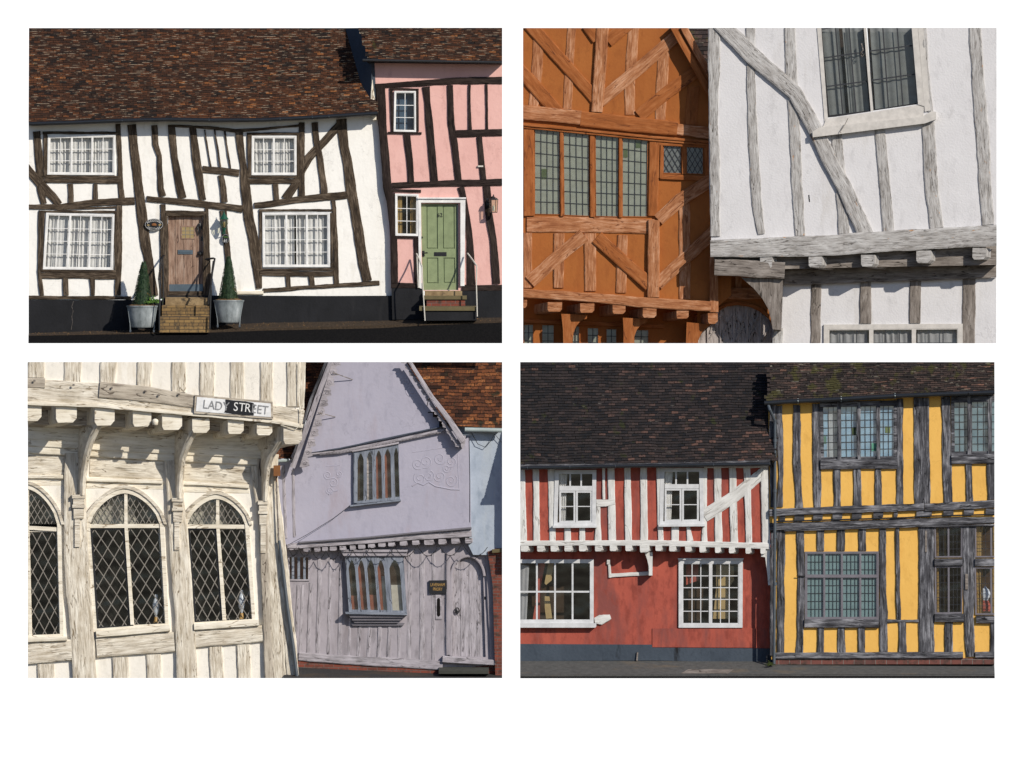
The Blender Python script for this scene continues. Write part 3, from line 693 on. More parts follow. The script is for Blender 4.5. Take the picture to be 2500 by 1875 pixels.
step(cot, 'C', 1214, 1662, 1185, 1198, 1335, .5, .86, 'yellow_brick')

def rail(t, label, pts_list, r, mat, u, v):
    o = thing('handrail', label, 'handrail', u, v, .5, 'iron handrails beside the doorsteps')
    on(t); m = MB()
    for pts in pts_list[:1]: m.tube([W(*p) for p in pts], r*U, 8)
    m.build('grip', mat, o, smooth=True)
    for pts in pts_list[1:]:
        m = MB(); m.tube([W(*p) for p in pts], r*.8*U, 8); m.build('post', mat, o, smooth=True)
    return o
rail('C', 'black iron handrail on the left of the brown plank door', [[(1272,638,.02),(1246,645,.05),(1240,690,.3),(1216,800,.75),(1210,860,.95)], [(1210,860,.95),(1220,950,.95),(1215,1315,.95)], [(1244,680,.28),(1250,1000,.28),(1240,1100,.28)]], 9, 'iron_black', 1230, 1310)
rail('C', 'black iron handrail on the right of the brown plank door', [[(1625,675,.02),(1700,665,.12),(1712,670,.3),(1690,800,.75),(1680,900,.95)], [(1680,900,.95),(1668,1300,.95)], [(1700,690,.35),(1660,1000,.35),(1655,1090,.35)]], 9, 'iron_black', 1690, 1310)

# signs and lantern of the cottage
on('C')
os_ = thing('oval_sign', 'black oval sign with white words and a small brown animal on the cottage wall', 'sign', 1165, 416, .06)
m = MB(); m.slab([ell(1165,363,83,54)], .085, .055); pl = m.build('plaque', 'sign_black', os_)
m = MB(); m.slab([ell(1165,363,80,51), ell(1165,363,78,49)[::-1]], .088, .082); m.build('rim', 'white_letter', os_)
for w_, R_, sg, v0 in (('HEDGEHOG', 1, 1, 0), ('COTTAGE', 1, -1, 0)):
    n = len(w_)
    for k, ch in enumerate(w_):
        th = (k-(n-1)/2)*(.29 if sg > 0 else .29)
        u = 1165+66*math.sin(th)*1.0; v = 364-sg*36*math.cos(th)
        text_mesh(ch, .056, W(u, v, .089), 'white_letter', os_, rot=sg*th*.6, sx=.95)
m = MB(); m.lathe(W(1165,374,.09), [(.0,-.0),(.055,.004),(.062,.03),(.04,.055),(.01,.065)], 12, 1, .35); m.build('animal_motif', 'rust', os_)
m = MB(); m.slab([[(1098,368),(1112,358),(1128,366),(1118,376)]], .092, .086); m.slab([[(1202,366),(1218,356),(1234,362),(1216,376)]], .092, .086); m.build('leaf_motif', 'amber_glass', os_)
ns = thing('number_plate', 'small black oval number plate reading 61 below the green lantern', 'sign', 1810, 528, .06)
m = MB(); m.slab([ell(1810,488,32,40)], .085, .055); m.build('plaque', 'sign_black', ns)
m = MB(); m.slab([ell(1810,488,31,39), ell(1810,488,30,38)[::-1]], .088, .082); m.build('rim', 'white_letter', ns)
text_mesh('61', .085, W(1810,506,.089), 'white_letter', ns)
m = MB()
for k in range(9): m.slab([ell(1792+k*4.5, 470+(k%3)*4, 4, 3, 8)], .090+k*.0005, .084)
m.build('leaf_motif', 'fresh_leaf', ns)
ln = thing('wall_lantern', 'green domed lantern on the white cottage wall', 'lantern', 1795, 430, .2)
c = W(1795, 385, .21)
m = MB(); m.lathe(c, [(.045,-.02),(.07,.01),(.085,.1),(.075,.18)], 12); m.build('glass', 'lamp_glass', ln, smooth=True)
m = MB(); m.lathe(c, [(.015,0),(.03,.03),(.03,.12),(.012,.15)], 8); m.build('bulb', 'amber_glass', ln, smooth=True)
m = MB(); m.lathe(c+Vector((0,0,.18)), [(.115,0),(.10,.02),(.06,.08),(.03,.12),(.028,.14),(.012,.16),(.004,.21)], 12); m.lathe(c+Vector((0,0,-.07)), [(.01,-.05),(.03,-.02),(.05,.03),(.055,.05)], 12)
for k in range(6):
    a = k*math.pi/3; m.tube([c+Vector((math.cos(a)*.05, math.sin(a)*.05, -.02)), c+Vector((math.cos(a)*.092, math.sin(a)*.092, .1)), c+Vector((math.cos(a)*.085, math.sin(a)*.085, .19))], .006, 5)
m.build('cage', 'dark_green_paint', ln)
m = MB(); m.tube([c+Vector((0,0,-.09)), W(1795,440,.14), W(1798,450,.06), W(1800,430,.03)], .012, 6); m.box(1782, 400, 1808, 448, .05, .02); m.build('bracket', 'dark_green_paint', ln)

# tubs and trees
def tub(u, vt, vb, wt, wb, d, label, lean, lab2, tree):
    on('C'); H = (vb-vt)*U
    tb = thing('planter_tub', label, 'planter', u, vb+25, d, 'galvanised tubs beside the cottage door')
    c = W(u, vb, d); rt, rb = wt*U/2, wb*U/2
    m = MB(); m.lathe(c, [(rb*.9,-.01),(rb,.02),((rb+rt)/2,H*.5),(rt*.985,H*.93),(rt*1.03,H*.935),(rt*1.03,H),(rt*.97,H),(rt*.95,H*.9)], 28, 1, .75, (lean,0)); m.build('tub', 'galvanised', tb, smooth=True)
    for k, a in enumerate((200, 340, 250, 290)):
        if k > 1: continue
        q = R(a); dx = math.cos(q); dy = math.sin(q)*.75
        m = MB(); m.tube([c+Vector((rt*1.01*dx+lean*H, rt*1.01*dy, H)), c+Vector((rb*1.08*dx, rb*1.08*dy, .08)), c+Vector((rb*1.05*dx, rb*1.05*dy, -.10))], .014, 6)
        o = m.build('leg', 'galvanised', tb)
        m = MB(); m.tube([c+Vector((rb*1.05*dx-.02, rb*1.05*dy, -.10)), c+Vector((rb*1.05*dx+.02, rb*1.05*dy, -.10))], .04, 12); m.build('castor', 'pipe_grey', o)
    m = MB(); n = 200
    m.lathe(c+Vector((lean*H,0,H*.93)), [(rt*.95,0),(rt*.9,.04),(rt*.5,.085),(.01,.09)], 20, 1, .75)
    m.build('soil', 'soil', tb)
    # clipped cone tree
    un, vn, wn_, ut, v2 = tree
    tr = thing('topiary_tree', lab2, 'topiary', un, vn, d, 'cone topiary in tubs')
    b = W(un, vn, d); top = W(ut, v2, d); Hh = top.z-b.z; r0 = wn_*U/2; ln_ = (top.x-b.x)/Hh
    m = MB(); m.lathe(b, [(r0*.96,.02),(r0*.80,Hh*.25),(r0*.66,Hh*.45),(r0*.45,Hh*.7),(.06,Hh*.94),(.03,Hh*.98)], 14, 1, 1, (ln_,0)); m.build('trunk_core', 'box_leaf', tr)
    m = MB()
    for k in range(3600):
        f = random.random()**1.3; z = f*Hh; rr = (r0*(1-f)**.8*.97+.035)*rs(.93,1.05); a = rs(0, 2*math.pi)
        p = b+Vector((math.cos(a)*rr+ln_*z, math.sin(a)*rr, z))
        n1 = Vector((rs(-1,1), rs(-1,1), rs(-1,1))).normalized(); n2 = n1.orthogonal().normalized(); s1 = rs(.008,.016); s2_ = s1*.6
        m.poly([p+n1*s1, p+n2*s2_, p-n1*s1, p-n2*s2_])
    m.build('foliage', 'box_leaf', tr, clip=False)
    return tb, tr
tub(1060, 1092, 1285, 275, 215, .62, 'grey galvanised tub with a leaning rim, left of the brown door', -.0, 'dark clipped cone tree in the left tub by the cottage door', (1060,1085,158,1075,695))
tub(1838, 1042, 1240, 272, 200, .55, 'grey galvanised tub with iron legs, right of the brown door', 0, 'dark clipped cone tree in the right tub below the number plate', (1834,1036,150,1838,650))
pt = thing('leafy_plant', 'small fresh green plant at the foot of the left cone tree', 'plant', 1150, 1080, .7)
m = MB(); on('C')
for k in range(260):
    p = W(1150+random.gauss(0,32), 1068-abs(random.gauss(0,22)), .75+rs(-.1,.1)); n1 = Vector((rs(-1,1), rs(-1,1), rs(-.5,1))).normalized(); n2 = n1.orthogonal().normalized()
    m.poly([p+n1*.028, p+n2*.014, p-n1*.028, p-n2*.014])
m.build('leaves', 'fresh_leaf', pt, clip=False)

# ---- pink house
pk = thing('pink_timbered_house', 'pink plastered house with near black timbers and a sage green door', 'house', 3800, 2650)
PD = .12
p1 = [(1190,598),(1384,598),(1386,967),(1184,963)]
p2 = conv([(1197,83),(1408,88),(1406,466),(1200,462)], 'D', 'B')
gd = conv([(1428,172),(1768,172),(1768,955),(1440,955)], 'D', 'B')
DB = (TL['D'][1]-TL['B'][1])*K
wall(pk, 'B', [[(985,325),(2400,335),(2400,DB+960),(1165,DB+960),(1150,DB+500),(1125,1475),(1060,900),(1015,700),(1010,540)], hole(p1), hole(p2), hole(gd,2)], 'limewash_pink', PD)
wall(pk, 'D', [[(1165,935),(1445,938),(1445,1000),(1500,1000),(1500,1216),(1172,1218)]], 'black_plinth_paint', PD+.03, .3, 'plinth')
wall(pk, 'D', [[(1798,962),(2400,955),(2400,1200),(1765,1205),(1765,1000),(1798,1000)]], 'black_plinth_paint', PD+.03, .3, 'plinth')
# gable side wall seen between the roofs
on('B'); m = MB()
fr = [(915,10,-.10),(990,300,.28),(1010,325,PD+.02),(1030,700,PD+.02),(975,698,.16),(880,520,-.09),(800,240,-.52),(735,10,-.87)]
ctr = W(900, 330, -.55)
P = [W(*q) for q in fr]
for a, b in ((0,7),):
    m.poly([P[0], P[7], P[6], P[1]]); m.poly([P[1], P[6], P[5]]); m.poly([P[1], P[5], P[4]]); m.poly([P[1], P[4], P[2]]); m.poly([P[2], P[4], P[3]])
m.build('side_wall', 'slate_plinth_and_shade', pk, label='narrow gable wall rising above the white cottage roof')  # dark slate colour paints the shade on this wall
timber(pk, 'limed_board', 'corner_board', 'B', [(972,425,26),(985,560,30),(998,700,42)], PD, .04, 2)
m = MB(); m.box(1000-8, 815, 1028, 858, PD+.03, 0); m.build('corbel', 'limed_board', pk)
roof(pk, 'B', [(930,318),(2300,340)], 15, [(800,10),(2300,10)], [(0,862),(60,880),(160,915),(240,940),(320,960)], [(0,2400),(400,2400)], 23, 62, 'brown_clay_tile', .5, 60, amp=3)
on('B'); m = MB(); m.slab([[(940,318),(2300,335),(2300,362),(950,345)]], .5, .1); m.build('soffit', 'tarred_oak', pk)
tubeu(pk, 'B', [(905,322,.57),(960,322,.57),(2300,345,.57)], 13, 'gutter', 'iron_black', 10)
TO = 'tarred_oak'
timbers(pk, TO, 'B', [
 ('corner_post',(1062,545,92),(1082,900,76),(1108,1200,76),(1130,1475,78),(1150,1600,66),(1172,1790,60),(1186,1920,62),(1192,2325,66)),
 ('wall_plate',(1015,552,36),(1200,545,44),(1500,522,56),(1750,505,60),(2300,500,66)),
 ('stud',(1474,560,70),(1490,700,50),(1502,860,66),(1524,1100,66),(1550,1420,70)),
 ('stud',(1690,545,50),(1702,900,60),(1735,1100,60),(1770,1410,58)),
 ('stud',(1868,540,22),(1866,740,22),(1872,945,30)),('stud',(2020,535,18),(2026,940,22)),
 ('rail',(1738,982,62),(2300,968,62)),('stud',(1955,1010,50),(1992,1395,52)),('stud',(1302,985,62),(1332,1250,56),(1342,1425,54)),
 ('girding_beam',(1172,1448,50),(1700,1428,56),(2300,1415,62)),
 ('lintel',(1148,580,20),(1410,584,20)),('jamb',(1162,592,28),(1178,962,24)),('jamb',(1398,592,22),(1400,962,22)),('window_sill',(1135,974,18),(1436,978,18)),
], PD, .035, 3)
timbers(pk, TO, 'D', [
 ('lintel',(1155,55,26),(1430,60,26)),('window_sill',(1155,477,17),(1446,478,17)),('stud',(1398,490,64),(1402,700,64),(1402,885,66)),('jamb',(1183,80,28),(1186,470,26)),
 ('door_post',(1790,25,62),(1810,110,56),(1850,300,46),(1872,550,62),(1882,905,82)),('stud',(2022,15,66),(2040,250,62),(2082,500,66),(2108,895,70)),
 ('sole_plate',(1160,912,48),(1440,914,48)),('sole_plate',(1798,935,55),(2300,930,55)),
], PD, .035, 3)
m = MB(); on('B'); m.box(1940, 1268, 1990, 1282, PD+.05, PD); m.build('iron_tie', 'rail_white', pk)
window(pk, 'B', p1, ((0,1),), 2, 3, 12, 6, d=PD+.05, content='sheet', cmat='sky_reflection_navy', sheet=.2, back='room_dark', label='small upper window with dark blue sky reflection painted behind its glass')
window(pk, 'B', p2, ((0,1),), 2, 3, 14, 6, d=PD+.05, content='curtain', cmat='curtain_gold', cw=((0.02,.28),(.66,.92)), back='room_dark', label='small lower window with gold curtains')
on('D'); m = MB()
m.slab([[(1404,122),(1830,122),(1822,915),(1785,915),(1785,165),(1430,165),(1436,940),(1412,930)]], PD+.06, PD-.1); m.build('door_frame', 'white_gloss', pk)
m = MB(); m.slab([[(1398,118),(1836,118),(1836,130),(1398,130)]], PD+.10, PD); m.build('door_hood', 'white_gloss', pk)
m = MB(); g0 = [(1430,170),(1758,170),(1760,952),(1440,952)]
pan = [[(1478,190),(1580,190),(1582,580),(1480,580)],[(1625,190),(1732,190),(1734,580),(1627,580)],[(1480,660),(1585,660),(1587,892),(1482,892)],[(1632,660),(1736,660),(1738,888),(1634,888)]]
m.slab([g0]+[q[::-1] for q in pan], PD-.06, PD-.10)
m.slab([g0], PD-.085, PD-.12)
for q in pan: m.slab([inset(q, 9)], PD-.066, PD-.09)
door = m.build('door', 'sage_green_paint', pk, label='sage green panelled door numbered 62')
m = MB(); m.slab([[(1755,170),(1790,170),(1790,955),(1760,955)]], PD-.02, PD-.13); m.build('door_rebate', 'pipe_grey', pk)
m = MB(); m.slab([[(1548,610),(1660,610),(1660,646),(1548,646)]], PD-.05, PD-.07); m.box(1560, 620, 1648, 634, PD-.045, PD-.06); m.build('letter_plate', 'iron_black', door)
m = MB(); m.box(1442, 598, 1462, 648, PD-.03, PD-.07); m.tube([W(1452,620,PD-.03), W(1452,620,PD+.03), W(1490,616,PD+.03)], 6*U, 6); m.build('door_handle', 'iron_black', door)
text_mesh('62', .13, W(1600,278,PD-.052), 'iron_black', door, depth=.01)
step(pk, 'D', 1462, 1800, 955, 962, 1002, PD-.1, .30, 'sandstone_step', 'threshold')
step(pk, 'D', 1458, 1842, 1000, 1006, 1036, .2, .50, 'olive_stone'); 
on('D'); m = MB(); m.slab([[(1480,1034),(1828,1034),(1828,1098),(1482,1098)]], .46, .1); m.build('riser', 'old_red_brick', pk)
step(pk, 'D', 1415, 1935, 1094, 1104, 1138, .4, .86, 'olive_stone')
m = MB(); on('D'); m.slab([[(1470,1136),(1930,1136),(1930,1225),(1470,1228)]], .82, .1); m.build('riser', 'black_plinth_paint', pk)
rail('D', 'flaking white handrail on the left of the green door', [[(1390,625,.3),(1412,670,.5),(1440,745,.9)], [(1440,745,.9),(1445,900,.9),(1466,1228,.9)], [(1392,630,.3),(1405,930,.2)]], 7, 'rail_white', 1465, 1228)
rail('D', 'flaking white handrail on the right of the green door', [[(1850,622,.3),(1890,675,.55),(1932,735,.9)], [(1932,735,.9),(1928,900,.9),(1936,1190,.9)]], 7, 'rail_white', 1936, 1195)
ln = thing('wall_lantern', 'black glass coach lantern on the pink wall', 'lantern', 2082, 255, .3)
on('D'); c = W(2082, 250, .36)
m = MB(); m.lathe(c, [(.085,.0),(.10,.28)], 6); m.build('glass', 'lamp_glass', ln)
m = MB(); m.lathe(c, [(.02,.02),(.03,.10),(.015,.16)], 8); m.build('bulb', 'white_letter', ln, smooth=True)
m = MB()
for k in range(6):
    a = k*math.pi/3; m.tube([c+Vector((math.cos(a)*.088, math.sin(a)*.088, 0)), c+Vector((math.cos(a)*.103, math.sin(a)*.103, .28))], .007, 5)
m.lathe(c, [(.09,-.015),(.09,.0)], 6); m.lathe(c+Vector((0,0,.28)), [(.12,0),(.09,.04),(.03,.07),(.02,.09),(.008,.13)], 6); m.build('cage', 'iron_black', ln)
m = MB(); m.tube([W(2082,140,.36), W(2075,110,.34), W(2050,125,.26), W(2030,150,.2), W(2030,165,.16)], .014, 6); m.tube([W(2045,125,.2), W(2030,140,.25), W(2048,165,.28), W(2060,150,.3)], .010, 6); m.box(2018, 125, 2046, 190, .17, .13); m.build('bracket', 'iron_black', ln)

# leaf litter along the foot of the walls
lf = MB(); on('C')
for k in range(520):
    u = random.choice((rs(60,900), rs(1700,3250), rs(1700,2600), rs(3600,4200))); f = rs(0,1)**1.6
    v = interp([(30,1335),(900,1305),(1700,1255),(2138,1232),(3200,1215),(3600,1195),(4320,1180)], u)
    v2 = interp([(30,1362),(900,1345),(1700,1330),(2138,1312),(3200,1290),(3600,1262),(4320,1235)], u)
    p = W(u, v+(v2-v)*f-2, -.1+.82*f+.01); n1 = Vector((rs(-1,1), rs(-1,1), rs(-.4,.6))).normalized(); n2 = n1.orthogonal().normalized(); a = rs(.008,.02)
    lf.poly([p+n1*a, p+n2*a*.6, p-n1*a, p-n2*a*.6])
lo_ = lf.build('leaf_litter', 'soil', None, clip=False); lo_['kind'] = 'stuff'

# ================================================================ second stretch: ochre house behind, limewashed house in front
frame(1277, 68, 2433, 838)
oc = thing('ochre_timbered_house', 'orange plastered gabled house with orange timbers and leaded windows', 'house', 900, 1450, -1.5)
OD = -.75
L1 = [(128,930),(358,958),(360,1712),(128,1708)]
L2 = [(386,962),(622,985),(626,1727),(394,1717)]
L3 = [(674,990),(888,1010),(886,1732),(678,1727)]
L4 = [(918,1015),(1152,1040),(1146,1732),(918,1729)]
S1 = [(1286,1062),(1454,1072),(1456,1344),(1283,1340)]
S2 = [(1494,1072),(1652,1084),(1652,1350),(1494,1344)]
GE = (TL['G'][1]-TL['E'][1])*K
wall(oc, 'E', [[(-100,-100),(1275,-100),(1370,30),(1700,650),(1900,1000),(1900,GE+1000),(1780,GE+1100),(-100,GE+990)]]+[hole(q, 4) for q in (L1,L2,L3,L4,S1,S2)], 'ochre_render', OD)
OO, OP = 'ochre_oak', 'ochre_oak_plain'
timbers(oc, OO, 'E', [
 ('stud',(168,80,95),(150,420,100),(120,730,90)), ('stud',(465,20,80),(445,320,78),(425,760,85)),
 ('stud',(1022,20,100),(1000,330,100),(985,560,95),(988,810,96)), ('stud',(1295,200,105),(1275,520,105),(1262,870,90)),
], OD, .02, 3)
timber(oc, OP, 'stud', 'E', [(1560,560,110),(1535,900,110)], OD, .012, 2)
timbers(oc, OP, 'E', [
 ('brace',(60,-30,115),(330,270,112),(700,690,110)), ('brace',(-40,360,110),(120,540,120),(365,820,120)),
 ('brace',(540,-90,110),(700,130,110)), ('brace',(1020,-40,110),(790,150,110)),
 ('brace',(1580,425,110),(1320,610,115),(1070,820,115)),
], OD, .05, 2)
timber(oc, OO, 'brace', 'E', [(1420,90,110),(1120,350,112),(715,690,118)], OD, .055, 2, label='brace with its orange paint worn to bare wood')
timber(oc, OO, 'king_post', 'E', [(742,20,112),(720,400,112),(692,785,100)], OD, .075, 2)
timber(oc, OO, 'tie_beam', 'E', [(-40,780,130),(550,835,122)], OD, .09, 4)
timber(oc, OP, 'tie_beam', 'E', [(545,845,135),(1000,895,135),(1415,935,125)], OD, .10, 2)
timber(oc, OO, 'tie_beam', 'E', [(1415,940,100),(1760,985,110)], OD, .09, 3)
timber(oc, OP, 'moulding', 'E', [(-40,893,22),(620,955,24),(1160,1010,24),(1760,1060,24)], OD, .13, 1)
timber(oc, OP, 'moulding', 'E', [(-40,915,20),(620,978,20),(1160,1034,20),(1760,1085,20)], OD, .10, 1)
timbers(oc, OP, 'E', [
 ('window_post',(75,915,100),(80,1720,100)), ('mullion',(372,950,30),(377,1725,30)), ('mullion',(648,975,44),(652,1730,44)), ('mullion',(903,1005,30),(903,1735,32)), ('window_post',(1210,1020,92),(1195,1720,88)),
 ('rail',(1250,1070,34),(1720,1095,34)), ('rail',(1262,1368,48),(1720,1385,48)), ('mullion',(1474,1070,36),(1474,1345,36)), ('jamb',(1274,1050,26),(1268,1380,30)), ('jamb',(1680,1080,50),(1684,1380,50)),
], OD, .06, 1)
timbers(oc, OO, 'G', [
 ('sill_beam',(60,360,138),(600,362,140),(1210,378,130)),
 ('stud',(68,435,82),(66,930,84)),('stud',(352,440,96),(345,930,92)),('stud',(630,440,108),(632,960,104)),('stud',(922,455,92),(908,975,96)),('stud',(1480,170,104),(1482,1030,100)),
], OD, .03, 3)
timbers(oc, OO, 'G', [('brace',(575,455,125),(330,660,120),(90,880,120)),('brace',(1245,320,110),(1440,140,115),(1720,-40,115)),('brace',(1235,900,115),(1460,690,110),(1760,410,112))], OD, .07, 3)
timber(oc, OP, 'brace', 'G', [(690,475,125),(900,670,120),(1170,905,125)], OD, .072, 2)
timber(oc, OO, 'post', 'G', [(1204,320,104),(1200,1015,106)], OD, .10, 2)
timber(oc, OO, 'bressumer', 'G', [(-40,975,78),(560,1012,82),(1150,1065,92),(1720,1098,92)], OD, .14, 4)
timber(oc, OO, 'corner_post', 'G', [(1745,560,74),(1745,1150,80)], OD, .12, 2)
for q in (L1,L2,L3,L4):
    window(oc, 'E', q, ((0,1),), 1, 1, 6, 0, OP, d=OD+.02, rec=.02, content='sheet', cmat='stained_glass_pale', glass='dusty_glass', sheet=.034, lead=('grid',4,7,5), sub_fw=0, name='leaded_light')
on('E')
for q in (S1,S2):
    window(oc, 'E', q, ((0,1),), 1, 1, 8, 0, OP, d=OD+.02, rec=.02, content='sheet', cmat='curtain_grey', sheet=.034, glass='dusty_glass', lead=('diamond',3,3,6), sub_fw=0, name='small_leaded_light')
# odd repaired panes
on('E'); m = MB()
for x, y, w, h in ((190,1298,48,92),(1040,1050,50,60),(930,1115,38,80)): m.slab([[(x,y),(x+w,y),(x+w,y+h),(x,y+h)]], OD-.006, OD-.012)
m.build('green_pane', 'green_glass', oc)
# barge board and tiles of the gable
timber(oc, OP, 'barge_board', 'E', [(1335,-60,60),(1400,60,62),(1600,420,60),(1770,720,60)], OD, .30, 1)
timber(oc, OO, 'barge_board', 'E', [(1430,-60,62),(1490,60,66),(1640,330,60),(1800,600,60)], OD, .36, 1)
timber(oc, OP, 'soffit', 'E', [(1385,-60,50),(1445,60,50),(1620,380,50),(1780,660,50)], OD, .25, 1)
roof(oc, 'E', [(1450,760),(2000,760)], -40, [(1450,-40),(2000,-40)], [(-60,1400),(0,1430),(420,1640),(760,1840)], [(-60,2000),(760,2000)], 42, 70, 'mossy_clay_tile', OD+.1, 60, amp=8, thick=.03)
# jetty
def joist(par, t, u0, v0, u1, v1, d0, d1, sh, mat, name='joist_end', rnd=.25):
    on(t); m = MB(); h = v1-v0
    q = [(u0,v0),(u1,v0),(u1+rs(-2,2),v1-h*.25),(u1-h*rnd,v1),(u0+h*rnd*.5,v1+rs(-2,2)),(u0+rs(-2,2),v1-h*.2)]
    m.slab([q], d0, d1, sh); return m.build(name, mat, par)
for q in ((-20,1040,62,1112),(248,1060,378,1146),(540,1072,668,1154),(832,1078,948,1166),(1105,1112,1228,1200),(1408,1138,1518,1208),(1690,1160,1778,1255)):
    joist(oc, 'G', *q, OD+.12, OD-.8, (-130,25), OO)
wall(oc, 'G', [[(-100,1000),(1790,1000),(1790,1180),(1700,1260),(1600,1500),(-100,1500)]]+[hole(q, 3) for q in
  ([(28,1255),(124,1255),(124,1560),(28,1560)],[(190,1258),(310,1260),(310,1560),(190,1560)],[(455,1270),(540,1270),(540,1560),(455,1560)],[(600,1285),(710,1287),(710,1560),(600,1560)],[(770,1295),(874,1297),(874,1560),(770,1560)],[(1020,1300),(1162,1305),(1162,1560),(1020,1560)])], 'ochre_render', OD-.75, name='lower_wall')
for q in ([(28,1255),(124,1255),(124,1560),(28,1560)],[(190,1258),(310,1260),(310,1560),(190,1560)],[(455,1270),(540,1270),(540,1560),(455,1560)],[(600,1285),(710,1287),(710,1560),(600,1560)],[(770,1295),(874,1297),(874,1560),(770,1560)],[(1020,1300),(1162,1305),(1162,1560),(1020,1560)]):
    window(oc, 'G', q, ((0,1),), 1, 1, 9, 0, OP, d=OD-.73, rec=.03, content='sheet', cmat='stained_glass_pale', glass='dusty_glass', sheet=.05, lead=('grid',2,4,6), sub_fw=0, name='lower_light')
timber(oc, OP, 'lintel', 'G', [(-40,1225,36),(900,1262,36),(1300,1280,36)], OD-.75, .08, 1)
def bracket(par, t, pts, d0, d1, mat, sh=(0,0), name='bracket'):
    on(t); m = MB(); m.slab([pts], d0, d1, sh); return m.build(name, mat, par, vert=True)
bracket(oc, 'G', [(370,1165),(603,1172),(600,1208),(548,1225),(505,1275),(480,1340),(468,1500),(390,1500),(385,1300)], OD-.15, OD-.70, OP)
bracket(oc, 'G', [(925,1200),(1158,1212),(1140,1242),(1090,1262),(1050,1310),(1028,1370),(1018,1500),(930,1500),(930,1300)], OD-.15, OD-.70, OP)
bracket(oc, 'G', [(1500,1240),(1725,1262),(1680,1290),(1635,1335),(1605,1400),(1590,1500),(1490,1500)], OD-.12, OD-.70, OP)
# passage with the arched door, further back
wall(oc, 'G', [[(1600,700),(2420,700),(2420,1500),(2300,1500),(2290,1330),(2240,1210),(2150,1140),(2060,1100),(1960,1085),(1860,1100),(1770,1150),(1690,1230),(1640,1310),(1600,1400),(1590,1500),(1590,1500),(1600,900)]], 'ochre_render', OD-.35, name='gateway_wall')
timber(oc, OO, 'gateway_beam', 'G', [(1760,985,100),(2400,975,110)], OD-.35, .08, 3)
timbers(oc, OO, 'G', [('stud',(1965,700,60),(1968,935,60)),('stud',(1800,700,50),(1800,935,50))], OD-.35, .03, 2)
timber(oc, OP, 'arch_rib', 'G', [(1590,1400,30),(1650,1270,30),(1760,1130,30),(1860,1082,30),(1960,1068,30),(2080,1085,30),(2180,1130,30),(2280,1230,30)], OD-.35, .05, 1)
on('G'); m = MB(); m.slab([[(1595,1050),(2350,1050),(2350,1520),(1595,1520)]], OD-.45, OD-.5); gdoor = m.build('gateway_door', 'grey_door_oak', oc, vert=True, label='arched grey plank door with pointed tracery ribs')
m = MB()
for x in (1690, 1805, 1925, 2045, 2165):
    for k in range(8):
        a0, a1 = k/8, (k+1)/8
        for sgn in (1, -1):
            m.bar(W(x+sgn*90*(1-a0**1.6), 1340-170*a0, 0), W(x+sgn*90*(1-a1**1.6), 1340-170*a1, 0), .035, .04, OD-.415)
            m.bar(W(x+70+sgn*80*(1-a0**1.6), 1480-170*a0, 0), W(x+70+sgn*80*(1-a1**1.6), 1480-170*a1, 0), .035, .04, OD-.417)
    m.bar(W(x,1060,0), W(x,1520,0), .035, .04, OD-.41)
m.build('tracery', 'grey_door_oak', gdoor)

# ---- limewashed house in front
wh = thing('limewashed_house', 'white limewashed house with silver grey oak timbers overhanging its lower storey', 'house', 3200, 2900, 0)
FE = (TL['F'][0]-TL['E'][0])*K
A_ = [(590-20,-240),(978,-300),(1062,795),(660,838)]
B_ = [(1000,-300),(1405,-340),(1484,716),(1072,776)]
on('F')
wall(wh, 'F', [[(-411,-100),(2400,-100),(2400,GE+480),(0,GE+600),(-380,GE+600),(-400,GE)], hole([(565,-90),(1410,-90),(1478,718),(655,842)], 0)], 'cool_limewash', 0, .2)
SO = 'silver_oak'
timbers(wh, SO, 'E', [('corner_post',(1745,-20,110),(1744,400,104),(1736,900,78),(1750,1100,90),(1752,1475,90),(1757,1905,86)),
 ('stud',(2072,-20,84),(2076,500,76),(2090,900,86),(2120,1475,92),(2142,1700,92),(2168,1885,62))], 0, .03, 5)
timbers(wh, SO, 'F', [('stud',(325,-20,98),(338,480,104),(360,750,100),(392,1475,98),(418,1900,92)),
 ('stud',(742,960,96),(780,1350,90),(812,1880,96)),('stud',(1135,930,92),(1158,1200,96),(1182,1475,100),(1216,1860,104)),
 ('stud',(1528,-20,56),(1545,400,60),(1592,780,52)),('stud',(1570,880,112),(1600,1475,122),(1650,1830,120)),
 ('stud',(1990,-20,108),(2025,600,116),(2062,1000,116),(2082,1475,112),(2112,1800,112))], 0, .03, 5)
timber(wh, SO, 'brace', 'F', [(-330,-40,140),(0,290,152),(370,610,132),(560,950,136),(700,1250,132),(822,1475,134),(1010,1890,140)], 0, .085, 5, label='long silver oak brace running down across the studs')
on('H')
timber(wh, SO, 'bressumer', 'H', [(-390,578,148),(0,572,168),(700,548,186),(1300,505,186),(2400,448,192)], 0, .16, 5)
